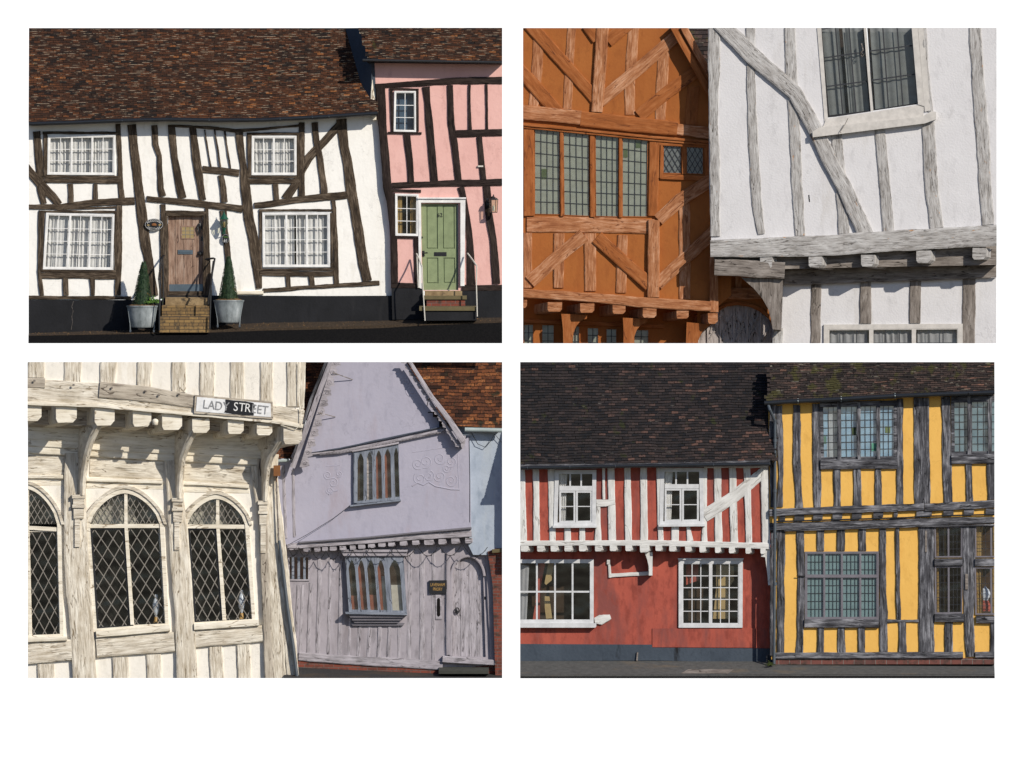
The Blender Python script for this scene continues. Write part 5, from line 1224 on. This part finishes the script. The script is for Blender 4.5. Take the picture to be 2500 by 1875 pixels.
# oriel
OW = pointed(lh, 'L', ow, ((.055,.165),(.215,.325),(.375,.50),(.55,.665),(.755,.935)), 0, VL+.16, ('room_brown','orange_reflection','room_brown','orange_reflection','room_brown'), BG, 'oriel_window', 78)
on('L')
if OW:
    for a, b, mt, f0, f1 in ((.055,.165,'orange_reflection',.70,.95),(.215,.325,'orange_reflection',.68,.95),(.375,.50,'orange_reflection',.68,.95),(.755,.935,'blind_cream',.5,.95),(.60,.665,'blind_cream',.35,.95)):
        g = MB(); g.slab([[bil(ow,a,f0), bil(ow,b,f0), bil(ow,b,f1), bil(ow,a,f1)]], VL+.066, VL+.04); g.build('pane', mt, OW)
m = MB()
for k, (a, b, v, h, dd) in enumerate(((708,1312,282,22,.24),(716,1306,304,16,.20),(724,1300,320,18,.22),(736,1290,338,12,.18))): m.slab([[(a,v),(b,v),(b-4,v+h),(a+4,v+h)]], VL+dd, VL)
m.build('cornice', LL, OW)
m = MB(); m.slab([[(748,842),(1306,850),(1306,872),(752,862)]], VL+.28, VL); m.build('window_sill', BG, OW)
m = MB()
for a, b, v, h, dd in ((780,1284,866,28,.22),(800,1262,894,26,.17),(816,1240,920,22,.12),(800,1284,942,24,.07)): m.slab([[(a,v),(b,v),(b-14,v+h),(a+14,v+h)]], VL+dd, VL)
m.build('corbel', 'mould_grey', OW)
# door
on('L'); m = MB(); xs = [1714,1788,1862,1934,2012]
for a, b in zip(xs, xs[1:]): m.slab([[(a+1.5,340),(b-1.5,340),(b-1.5,1252),(a+1.5,1248)]], VL-.08+rs(0,.008), VL-.14)
m.slab([[(1705,335),(2016,335),(2016,1256),(1705,1256)]], VL-.12, VL-.18)
dr2 = m.build('door', 'lilac_oak', lh, vert=True, label='arched lilac plank door with an iron ring')
m = MB(); m.lathe(W(1755, 845, VL-.03)-Vector((0,0,.0)), [(.015,0),(.03,.02),(.015,.05)], 8)
m.tube([W(1755+17*math.cos(k*math.pi/6), 832+26*math.sin(k*math.pi/6), VL-.03) for k in range(13)], 5*U, 6); m.build('ring_handle', 'iron_black', dr2)
m = MB(); m.box(1998, 705, 2014, 734, VL, VL-.08); m.build('lock', 'iron_black', dr2)
timbers(lh, 'lilac_shade_low', 'L', [('door_frame',(1700,1240,26),(1702,520,26),*[(1851-148*math.cos(a*math.pi/14), 520-180*math.sin(a*math.pi/14), 23) for a in range(1,14)],(2000,520,26)),('door_post',(2040,300,60),(2058,800,60),(2078,1290,44)),('door_post',(1675,310,36),(1680,1230,50))], VL, .05, 2)
on('L'); m = MB(); m.slab([[(1560,690),(1612,690),(1618,912),(1562,912)]], VL+.02, VL); m.build('slit_board', LL, lh)
m = MB(); m.slab([[(1588+15*math.cos(a*math.pi/8), (738 if a > 8 else 865)+20*math.sin(a*math.pi/8)) for a in range(16)]], VL+.025, VL+.01); m.build('slit_window', 'room_dark', lh)
step(lh, 'L', 1590, 2040, 1338, 1372, 1400, VL, VL+.55, 'dark_step', 'doorstep')
# house sign
hs = thing('house_sign', 'black board lettered in gold capitals beside the arched lilac door', 'sign', 1582, 678, VL+.05)
on('L'); m = MB(); m.slab([[(1502,560),(1662,558),(1664,678),(1505,678)]], VL+.06, VL+.02); m.build('board', 'sign_black', hs)
text_mesh('LAVENHAM', .105, W(1580,600,VL+.064), 'gold_letter', hs, sx=.62); text_mesh('PRIORY', .105, W(1580,640,VL+.064), 'gold_letter', hs, sx=.62)
# garland of string lights
ga = thing('string_lights', 'dark string lights looped under the lilac house joists', 'string lights', 1100, 300, VL+.3)
ends = [(240,270),(330,262),(440,270),(575,290),(705,285),(815,285),(970,258),(1192,250),(1395,240),(1590,240),(1800,225),(2050,225)]
pts = []; on('L')
for a, b in zip(ends, ends[1:]):
    n = 12; sag = 45+.28*(b[0]-a[0])
    for k in range(n): f = k/n; pts.append((a[0]+(b[0]-a[0])*f, a[1]+(b[1]-a[1])*f+sag*4*f*(1-f), VD+.12))
m = MB(); m.tube([W(*p) for p in pts], 3.2*U, 5); m.build('cable', 'iron_black', ga)
m = MB()
for p in pts[::2]: c = W(*p); m.tube([c, c+Vector((rs(-.03,.03), -.01, rs(-.05,.0)))], .008, 4)
m.build('bulbs', 'iron_black', ga)
tubeu(lh, 'J', [(800,1318,VD+.05),(640,1440,VD+.1),(400,IK+150,VD+.15),(225,IK+245,VD+.2)], 2.5, 'wire', 'iron_black', 5)
# roofs of the lilac house
roof(lh, 'J', [(150,560),(620,560)], -40, [(150,-40),(620,-40)], [(-60,200),(600,200)], [(-60,680),(100,630),(350,540),(600,440)], 26, 44, 'orange_clay_tile', VD-.1, 55, name='roof', amp=8)
roof(lh, 'J', [(100,905),(300,900)], 740, [(100,740),(360,740)], [(740,100),(910,100)], [(740,340),(910,260)], 24, 44, 'orange_clay_tile', VD-.0, 55, name='lean_to_roof', amp=4)
tubeu(lh, 'J', [(100,925,VD+.1),(245,918,VD+.1)], 14, 'gutter', 'pale_gutter', 8)
# ---- pale blue neighbour
bh = thing('pale_blue_house', 'pale blue washed house with an orange tiled roof behind the gable', 'house', 4150, 1600, -1.7)
wall(bh, 'J', [[(1740,580),(2300,580),(2300,IK+330),(1900,IK+330),(1800,IK+130)]], 'pale_blue_wash', VD-.08)
roof(bh, 'J', [(1250,615),(2400,615)], -60, [(1250,-60),(2400,-60)], [(-60,1180),(30,1235),(350,1430),(560,1600),(600,1680)], [(-60,2400),(620,2400)], 33, 66, 'orange_clay_tile', VD+.12, 74, amp=6)
on('J'); m = MB(); m.slab([[(1770,590),(2300,610),(2300,640),(1800,622)]], VD+.12, VD-.1); m.build('soffit', 'iron_black', bh)
tubeu(bh, 'J', [(1825,640,VD+.16),(2300,650,VD+.16)], 20, 'gutter', 'pale_gutter', 10)
tubeu(bh, 'J', [(1862,700,VD),(1870,1100,VD),(1868,1475,VD)], 3, 'cable', 'iron_black', 5)
tubeu(bh, 'J', [(1885,670,VD),(1940,770,VD),(2010,800,VD),(2060,740,VD),(2090,680,VD),(2160,760,VD)], 3, 'cable', 'iron_black', 5)
bk_ = thing('brick_wall', 'old dark red brick wall at the right of the arched lilac door', 'wall', 4200, 2750, -1.7)
wall(bk_, 'L', [[(2030,300),(2110,270),(2300,268),(2300,1460),(2100,1460),(2095,1300),(2075,600)]], 'old_red_brick', VD-.04, name='brickwork')
timber(bk_, 'olive_stone', 'coping', 'L', [(2070,300,36),(2300,285,36)], VD, .05, 4)
slope_ground('L', 'road', 'asphalt', [(200,1330),(900,1365),(1600,1395),(2300,1402)], [(200,1500),(2300,1500)], VL-.05, VL+1.9)

# ================================================================ fourth stretch: red striped house and yellow house
frame(1270, 884, 2427, 1655)
SET = .8
rh = thing('red_striped_house', 'brick red plastered house with white vertical timbers and a long dark tiled roof', 'house', 1200, 2720)
MO = (TL['O'][1]-TL['M'][1])*K; MN = (TL['N'][0]-TL['M'][0])*K
UD, LD4 = .38, 0.0
rw1 = [(350,1003),(722,1003),(718,MO+72),(336,MO+74)]
rw2 = [(1298,985),(1682,983),(1690,MO+60),(1288,MO+64)]
wall(rh, 'M', [[(-100,940),(MN+165,930),(MN+168,MO+260),(1200,MO+230),(-100,MO+235)], hole(rw1, 10), hole(rw2, 10)], 'brick_red_wash', UD, .2)
roof(rh, 'M', [(-60,955),(1200,940),(MN+200,915)], 10, [(-60,10),(MN+300,0)], [(0,-100),(960,-100)], [(0,MN+215),(960,MN+215)], 26, 60, 'dark_clay_tile', UD+.30, 68, amp=5, thick=.024)
RG = [(-60,988),(440,978),(1000,968),(1700,958),(MN+160,950)]
tubeu(rh, 'M', [(u, v, UD+.38) for u, v in RG], 17, 'gutter', 'gutter_black', 10)
for u in (100, 482, 892, 1775):
    v = interp(RG, u); tubeu(rh, 'M', [(u, v-18, UD+.37), (u, v, UD+.44), (u, v+19, UD+.37)], 4, 'gutter_bracket', 'pipe_grey', 6)
on('M'); m = MB(); m.slab([[(-60,955),(1200,942),(MN+60,918),(MN+165,905),(MN+165,955),(-60,985)]], UD+.385, UD-.1); m.build('soffit', 'black_grey_oak', rh)
WP = 'white_oak_paint'
timbers(rh, WP, 'M', [
 ('stud',(30,985,96),(62,MO+205,70)),('stud',(178,985,58),(186,MO+205,58)),('stud',(318,985,70),(328,MO+205,58)),
 ('stud',(786,985,28),(790,1268,24)),('stud',(852,985,62),(858,1250,66),(864,MO+200,70)),('stud',(740,1335,34),(736,MO+200,60)),
 ('stud',(1000,985,58),(1010,MO+200,66)),('stud',(1147,985,62),(1152,MO+200,66)),('stud',(1282,985,44),(1300,MO+205,54)),
 ('stud',(1700,985,36),(1698,1475,38),(1692,MO+215,60)),('stud',(1810,985,66),(1822,MO+215,66)),('stud',(1945,985,64),(1962,MO+220,70)),
 ('stud',(2075,985,62),(2095,MO+225,58)),('stud',(462,MO+88,62),(462,MO+205,62)),('stud',(595,MO+88,50),(595,MO+205,50)),
 ('stud',(1432,MO+76,66),(1428,MO+205,68)),('stud',(1548,MO+76,34),(1566,MO+205,58)),
], UD, .03, 3)
timbers(rh, WP, 'N', [('corner_post',(112,990,72),(125,1475,72),(130,MO+240,72))], UD, .05, 3)
timber(rh, WP, 'wall_plate', 'M', [(1690,970,26),(MN+150,972,30)], UD, .06, 3)
timber(rh, WP, 'brace', 'M', [(1690,1418,112),(1950,1250,108),(MN+120,1012,92)], UD, .04, 3)
timber(rh, WP, 'patch_board', 'M', [(722,1302,70),(800,1300,66),(888,1290,50)], UD, .055, 5, label='split white patch board beside the left upper window')
timber(rh, WP, 'girding_beam', 'O', [(-60,226,46),(1200,222,52),(2212,248,54),(2285,255,54)], UD, .07, 3)
for a, b in ((42,162),(190,302),(310,425),(436,556),(566,682),(710,822),(843,952),(983,1088),(1253,1357),(1378,1482),(1520,1617),(1648,1748),(1788,1878),(1915,2008),(2064,2146),(2198,2280)):
    v = interp([(0,250),(1200,243),(2212,272)], a)
    joist(rh, 'O', a, v, a+(b-a)*.55, v+50, UD+.08, LD4-.02, ((b-a)*.45, 6), WP, 'joist_end')
joist(rh, 'O', 1113, 243, 1195, 306, UD+.12, LD4-.02, (32,4), WP, 'joist_end')
rw3 = [(-60,370),(698,370),(698,945),(-60,945)]
rw4 = [(1462,370),(2040,370),(2037,985),(1462,985)]
wall(rh, 'O', [[(-100,200),(2340,240),(2340,1178),(1225,1170),(1222,1140),(-100,1133)], hole(rw3, 8), hole(rw4, 8)], 'brick_red_wash', LD4, .25, 'lower_wall')
wall(rh, 'O', [[(-100,1130),(1222,1137),(1225,1163),(2340,1172),(2340,1300),(1225,1280),(-100,1285)]], 'slate_plinth_and_shade', LD4+.03, .25, 'plinth')
wall(rh, 'O', [[(1226,992),(2152,988),(2155,1165),(1226,1160)]], 'brick_red_wash', LD4+.02, .03, 'render_panel')
wall(rh, 'O', [[(2158,992),(2288,992),(2288,1168),(2158,1168)]], 'brick_red_wash', LD4+.02, .03, 'render_panel')
WG = 'white_joinery'
def sash(q, ratio, name, label):
    on('M'); o = window(rh, 'M', q, ((0,1),), 1, 1, 36, 0, WG, d=UD+.05, rec=.03, content='none', sub_fw=0, name=name, back='room_brown', label=label)
    on('M'); tl, tr, br, bl = q
    a = inset(q, 38); m = MB()
    yt = (a[0][1]+ratio[0], a[0][1]+ratio[1])
    m.slab([[(a[0][0],yt[0]),(a[1][0],yt[0]),(a[1][0],yt[1]),(a[0][0],yt[1])]], UD+.045, UD-.02)
    for k in (1, 2):
        u = a[0][0]+(a[1][0]-a[0][0])*k/3; m.slab([[(u-7,a[0][1]-4),(u+7,a[0][1]-4),(u+7,yt[0]),(u-7,yt[0])]], UD+.03, UD)
    mid = (a[0][0]+a[1][0])/2
    for x0, x1 in ((a[0][0], mid-2), (mid+2, a[1][0])):
        c = [(x0,yt[1]),(x1,yt[1]),(x1,a[2][1]+4),(x0,a[3][1]+4)]; m.slab([c, inset(c, 17)[::-1]], UD+.035, UD-.01)
        yc = (yt[1]+a[2][1])/2; m.slab([[(x0+10,yc-4),(x1-10,yc-4),(x1-10,yc+4),(x0+10,yc+4)]], UD+.028, UD)
    m.build('casements', WG, o)
    cm = MB(); shade_sheet(cm, [(a[0][0],a[0][1]-5),(a[0][0]+72,a[0][1]-5),(a[0][0]+58,a[2][1]),(a[0][0],a[2][1])], UD-.08, 4, .02); cm.build('curtain', 'curtain_white', o, smooth=True)
    m = MB(); m.slab([[(bl[0]-8,bl[1]-8),(br[0]+12,br[1]-8),(br[0]+10,br[1]+12),(bl[0]-6,bl[1]+12)]], UD+.14, UD); m.build('window_sill', WG, o)
    return o
sash(rw1, (106, 150), 'casement_window', 'left upper window in a white frame'); sash(rw2, (108, 148), 'casement_window', 'right upper window in a white frame')
w = window(rh, 'O', rw3, ((0,1),), 1, 1, 34, 0, WG, d=LD4+.05, rec=.04, content='none', sub_fw=0, name='shop_window', back='room_brown', label='wide eight pane window in a thick white frame')
on('O'); m = MB()
for u in (30, 187, 350, 508): m.slab([[(u-8,400),(u+8,400),(u+8,915),(u-8,915)]], .035, 0)
m.slab([[(-60,653),(665,653),(665,669),(-60,669)]], .033, 0); m.build('glazing_bars', WG, w)
m = MB(); m.slab([[(-60,945),(716,943),(722,955),(722,972),(712,984),(-60,984)]], .16, 0); m.build('window_sill', WG, w)
cm = MB(); shade_sheet(cm, [(-60,400),(118,430),(95,915),(-60,915)], -.08, 4, .03); cm.build('curtain', 'curtain_grey', w, smooth=True)
m = MB(); m.slab([[(200,405),(262,405),(225,600),(215,915),(150,915),(190,640)]], -.35, -.38); m.build('red_reflection', 'brick_red_wash', w)  # red sheet painted in for a street reflection
m = MB(); m.slab([[(290,405),(335,405),(320,560),(270,600),(255,585)]], -.3, -.34); m.slab([[(245,700),(300,705),(325,900),(270,905)]], -.3, -.34); m.build('amber_reflection', 'amber_glass', w)  # amber sheets painted in for street reflections
w = window(rh, 'O', rw4, ((0,.5),(.5,1)), 3, 5, 34, 8, WG, d=LD4+.05, rec=.03, content='none', sub_fw=14, name='grid_window', back='room_brown', label='square window of thirty small panes in a white frame')
on('O'); m = MB(); m.slab([[(1800,420),(1960,430),(1960,560),(1905,640),(1915,905),(1770,905),(1800,640)]], -.3, -.34); m.build('reflection_sheet', 'amber_glass', w)  # coloured sheet behind the panes stands for a street reflection
m = MB(); m.slab([[(1530,415),(1640,415),(1640,560),(1530,600)]], -.3, -.34); m.build('reflection_sheet', 'brick_red_wash', w)  # second sheet, a street reflection in red
m = MB(); on('O'); m.slab([[(1455,360),(2048,360),(2044,374),(1458,374)]], .09, 0); m.build('drip_board', WG, w)
bracket(rh, 'O', [(1155,306),(1228,306),(1226,515),(1194,515),(1192,430),(1178,368)], .30, .0, WP, (0,0), 'bracket')
timbers(rh, WP, 'O', [('beam_end',(830,374,30),(830,414,30)),('beam_end',(836,410,24),(846,534,26)),('beam_end',(846,516,36),(1195,495,34))], LD4, .04, 2)
timber(rh, WP, 'beam_stub', 'O', [(706,922,60),(760,915,95),(850,885,40)], LD4, .05, 6)
tubeu(rh, 'O', [(1092,1205,.06),(1085,1280,.07)], 8, 'pipe_stub', 'silver_oak_dull', 6)
bracket(rh, 'Q', [(84,285),(165,280),(160,350),(165,600),(148,602),(140,500),(120,350),(84,345)], .40, .0, WP, (0,0), 'bracket')
on('Q'); m = MB(); m.slab([[(128,1235),(142,1235),(142,1305),(128,1305)]], .1, .0); m.build('marker_post', 'silver_oak_dull', rh)

# ---- yellow house
yh = thing('yellow_timbered_house', 'yellow plastered house with grey black timbers and leaded lights under a mossy roof', 'house', 3300, 2750)
YU, YL = .44, .34
NQ = (TL['Q'][1]-TL['N'][1])*K
yw1 = [(612,400),(1305,388),(1305,908),(620,918)]
yw2 = [(1792,345),(2500,340),(2500,860),(1796,866)]
wall(yh, 'N', [[(150,400),(1300,350),(2500,300),(2500,1470),(160,1480)], hole(yw1, 6), hole(yw2, 6)], 'yellow_wash', YU, .3)
roof(yh, 'N', [(120,385),(1300,320),(2500,285)], 10, [(120,10),(2500,10)], [(0,172),(200,158),(400,135)], [(0,2600),(400,2600)], 24, 60, 'mossy_clay_tile', YU+.22, 66, amp=5, thick=.024)
YG = [(112,402),(410,385),(800,366),(1300,337),(1800,318),(2500,296)]
tubeu(yh, 'N', [(u, v, YU+.31) for u, v in YG], 21, 'gutter', 'gutter_black', 10)
for u in (415, 803, 1287, 1950):
    v = interp(YG, u); tubeu(yh, 'N', [(u, v-22, YU+.29), (u, v, YU+.38), (u, v+23, YU+.29)], 5, 'gutter_bracket', 'pale_gutter' if u < 1900 else 'gutter_black', 6)
on('N'); m = MB(); m.slab([[(150,378),(1300,315),(2500,280),(2500,312),(1300,350),(150,415)]], YU+.22, YU-.1); m.build('soffit', 'black_grey_oak', yh)
tubeu(yh, 'N', [(150,425,YU+.31),(160,460,YU+.38),(206,555,YU+.14),(208,620,YU+.12),(208,1000,YU+.12),(208,1475,YU+.12),(203,NQ+600,YU+.12),(200,NQ+1310,YU+.12)], 14, 'drainpipe', 'pipe_grey', 10)
for v in (738, 1190, NQ+165, NQ+590): tubeu(yh, 'N', [(208,v-14,YU+.12),(208,v+14,YU+.12)], 18, 'pipe_collar', 'pipe_grey', 10)
BK = 'black_grey_oak'
timbers(yh, BK, 'N', [
 ('corner_post',(195,420,60),(172,700,40),(176,1000,36),(190,1340,40)),('post',(246,425,58),(256,800,56),(262,1060,40),(252,1335,60)),
 ('stud',(403,420,66),(405,900,72),(426,1348,72)),('stud',(575,408,66),(586,900,76),(590,1340,68)),
 ('stud',(1332,365,56),(1332,900,56),(1330,1312,62)),('stud',(1524,355,140),(1536,1305,142)),('stud',(1745,345,84),(1756,900,80),(1766,1295,78)),
 ('stud',(766,998,64),(768,1330,66)),('stud',(946,994,66),(955,1325,74)),('stud',(1136,988,62),(1138,1318,62)),('stud',(1950,950,58),(1958,1285,60)),('stud',(2148,945,70),(2155,1270,70)),
], YU, .035, 5)
timbers(yh, BK, 'N', [('girding_beam',(160,1388,64),(800,1362,66),(1550,1335,66)),('girding_beam',(1555,1342,70),(2300,1302,70))], YU, .09, 4)
timbers(yh, BK, 'N', [('window_sill',(618,955,88),(1308,948,88)),('window_sill',(1795,908,86),(2500,895,86))], YU, .08, 2)
for a, b, v in ((250,300,1445),(385,472,1438),(552,638,1430),(726,815,1422),(900,988,1418),(1094,1182,1410),(1278,1312,1405),(1482,1620,1400),(1724,1815,1388),(1908,1998,1382),(2104,2200,1378)):
    joist(yh, 'N', a, v-28, b, v+28, YU+.05, YU-.05, (0,0), BK, 'joist_end')
tubeu(yh, 'N', [(215,1468,YU+.06),(800,1450,YU+.06),(1400,1432,YU+.06),(1560,1420,YU+.06),(2300,1400,YU+.06)], 7, 'cable_cover', 'gutter_black', 6)
window(yh, 'N', yw1, ((0,.235),(.235,.5),(.5,.762),(.762,1)), 1, 1, 22, 0, BK, d=YU+.03, rec=.05, content='sheet', cmat='sky_reflection_blue', glass='sky_glass', sheet=.062, lead=('grid',3,7,5), sub_fw=12, name='leaded_window', label='four light leaded window with pale blue sky reflection painted behind its glass')
window(yh, 'N', yw2, ((0,.235),(.235,.5),(.5,.762),(.762,1)), 1, 1, 22, 0, BK, d=YU+.03, rec=.05, content='sheet', cmat='blind_reflection_teal', sheet=.062, glass='sky_glass', lead=('grid',3,7,5), sub_fw=12, name='leaded_window', back='room_brown')  # teal sheet colour paints the sky's reflection here
on('N'); m = MB()
for u in (612+172, 612+347, 612+524): timber(yh, BK, 'mullion', 'N', [(u,395,36),(u+3,915,36)], YU, .06, 1)
for u in (1957, 2140): timber(yh, BK, 'mullion', 'N', [(u,340,38),(u,866,38)], YU, .06, 1)
timber(yh, BK, 'window_head', 'N', [(610,415,50),(1305,402,50)], YU, .06, 2)
timber(yh, BK, 'window_head', 'N', [(1795,370,60),(2500,350,60)], YU, .06, 2)
on('N')
for u, v, a, b, mt in ((640,700,30,68,'pane_green'),(1078,762,44,72,'pane_green'),(900,620,38,72,'green_glass'),(1200,612,46,58,'green_glass')):
    m = MB(); m.slab([[(u,v),(u+a,v),(u+a,v+b),(u,v+b)]], YU-.022, YU-.026); m.build('coloured_pane', mt, yh)
m = MB(); shade_sheet(m, [(690,470),(762,470),(762,905),(675,905)], YU-.024, 4, .002); m.build('curtain', 'curtain_white', yh)
# lower storey
yq1 = [(478,300),(1142,298),(1142,908),(478,910)]
yq = [[(1642,72),(1894,72),(1892,352),(1646,354)],[(1646,432),(1894,430),(1894,856),(1648,860)],[(2006,62),(2500,62),(2500,352),(2008,352)],[(2004,440),(2500,440),(2500,868),(2010,868)]]
wall(yh, 'Q', [[(165,20),(2500,-20),(2500,1270),(175,1270)], hole(yq1, 6)]+[hole(q, 4) for q in yq], 'yellow_wash', YL, .3, 'lower_wall')
timber(yh, BK, 'bressumer', 'Q', [(165,78,66),(1500,34,72),(2300,14,52)], YL, .13, 4)
timber(yh, BK, 'moulding', 'Q', [(290,110,16),(1500,72,16),(2300,58,14)], YL, .10, 2)
timbers(yh, BK, 'Q', [('corner_post',(182,90,40),(184,1235,44)),
 ('post',(262,110,78),(265,450,66),(258,1218,72)),('stud',(436,110,72),(442,450,66),(440,850,64),(430,1218,66)),('stud',(620,100,68),(620,292,66)),('stud',(802,95,72),(802,292,70)),('stud',(996,90,66),(998,292,68)),
 ('stud',(1176,88,58),(1178,550,62),(1184,900,74),(1186,1202,74)),('stud',(1310,88,36),(1320,912,38)),('post',(1570,72,142),(1572,1202,140)),('post',(1950,70,114),(1950,430,116),(1950,900,90),(1970,1245,84)),
 ('stud',(620,985,60),(620,1212,62)),('stud',(802,985,66),(808,1208,66)),('stud',(985,985,62),(990,1204,62)),('stud',(1355,935,68),(1356,1202,68)),('stud',(1770,938,70),(1772,1202,70)),('stud',(2180,940,70),(2180,1240,70)),
 ('rail',(1145,924,26),(1502,924,26)),
], YL, .035, 5)
timbers(yh, BK, 'Q', [('window_sill',(474,946,76),(1142,946,76)),('window_sill',(1644,396,66),(1894,396,66)),('window_sill',(1646,896,76),(1908,896,76)),('window_sill',(2008,398,70),(2500,398,70)),('window_sill',(2018,912,70),(2500,912,70)),('sole_plate',(210,1236,56),(1900,1230,58)),('sole_plate',(2010,1228,56),(2500,1228,56))], YL, .08, 2)
window(yh, 'Q', yq1, ((0,.25),(.25,.5),(.5,.76),(.76,1)), 1, 1, 14, 0, 'mould_grey', d=YL+.04, rec=.05, content='sheet', cmat='blind_reflection_teal', glass='dusty_glass', sheet=.064, lead=('grid',4,8,4), sub_fw=13, name='leaded_window', label='four light leaded window with teal blinds')
on('Q'); m = MB(); m.slab([[(480,506),(1140,506),(1140,534),(480,534)]], YL+.045, YL-.02); m.build('transom', 'mould_grey', yh)
for q, bk, nn in zip(yq, ('room_brown','room_brown','room_brown','room_brown'), (3,5,3,5)):
    window(yh, 'Q', q, ((0,.5),(.5,1)) if q[1][0] < 2000 else ((0,.29),(.29,.65),(.65,1)), 1, 1, 7, 0, 'mould_grey', d=YL+.04, rec=.04, content='curtain', cmat='curtain_gold' , cw=((.0,.14),(.32,.40)), glass='window_glass', lead=('grid',3,nn+1,4), sub_fw=10, name='narrow_light', back=bk)
ho = thing('pale_ornament', 'small white pointed ornament standing inside the far right lower window', 'ornament', 2100, 745, YL-.2)
on('Q'); c = W(2098, 740, YL-.16); m = MB(); m.lathe(c, [(.06,0),(.10,.06),(.13,.16),(.10,.24),(.03,.31),(.005,.34)], 14, 1, .6); m.build('body', 'porcelain', ho, smooth=True)
m = MB(); m.lathe(c-Vector((0,0,.25)), [(.12,0),(.14,.12),(.08,.25)], 12, 1, .5); m.build('base', 'brick_red_wash', ho, smooth=True)
wall(yh, 'Q', [[(212,1262),(2500,1255),(2500,1312),(212,1316)]], 'pale_red_brick', YL+.03, .3, 'plinth')
on('Q'); m = MB(); m.box(1558, 112, 1576, 305, YL+.06, YL); m.build('repair_peg', 'silver_oak_dull', yh); m = MB(); m.box(1920, 500, 1945, 640, YL+.07, YL); m.build('repair_peg', 'silver_oak_dull', yh)
tubeu(yh, 'Q', [(402,518,YL+.07),(480,522,YL+.07)], 5, 'iron_hinge', 'iron_black', 6)
# pavement and kerb
slope_ground('O', 'pavement', 'pavement_grey', [(-60,1276),(2280,1280),(4500,1306)], [(-60,1412),(2280,1408),(4500,1408)], -.05, 1.25)
slope_ground('O', 'kerb', 'dark_asphalt', [(-60,1408),(2280,1404),(4500,1404)], [(-60,1460),(4500,1460)], 1.22, 1.34)
mc = thing('access_cover', 'pale grey rectangular cover set in the pavement below the thirty pane window', 'cover', 1720, 1395, 1.0)
on('O')
def gp(u, f, up=.01):
    return W(u, 1279+(1410-1279)*f, -.05+1.30*f+up*3)
m = MB(); t0, t1 = .60, .88
P4 = [gp(1545,t0), gp(1955,t0), gp(1905,t1), gp(1480,t1)]; Pb = [p+Vector((0,.02,-.01)) for p in P4]
m.poly(P4); [m.poly([P4[k], P4[(k+1)%4], Pb[(k+1)%4], Pb[k]]) for k in range(4)]; m.build('lid', 'silver_oak_dull', mc)
gw = thing('weed_tuft', 'small green weeds at the foot of the grey drainpipe', 'weeds', 2120+165, 1335, .6)
m = MB(); on('Q')
for k in range(140):
    p = W(165+random.gauss(0,16), 1325-abs(random.gauss(0,14)), .62+rs(-.08,.08)); n1 = Vector((rs(-1,1), rs(-1,1), rs(0,1))).normalized(); n2 = n1.orthogonal().normalized()
    m.poly([p+n1*.022, p+n2*.008, p-n1*.022, p-n2*.008])
m.build('leaves', 'moss', gw, clip=False)
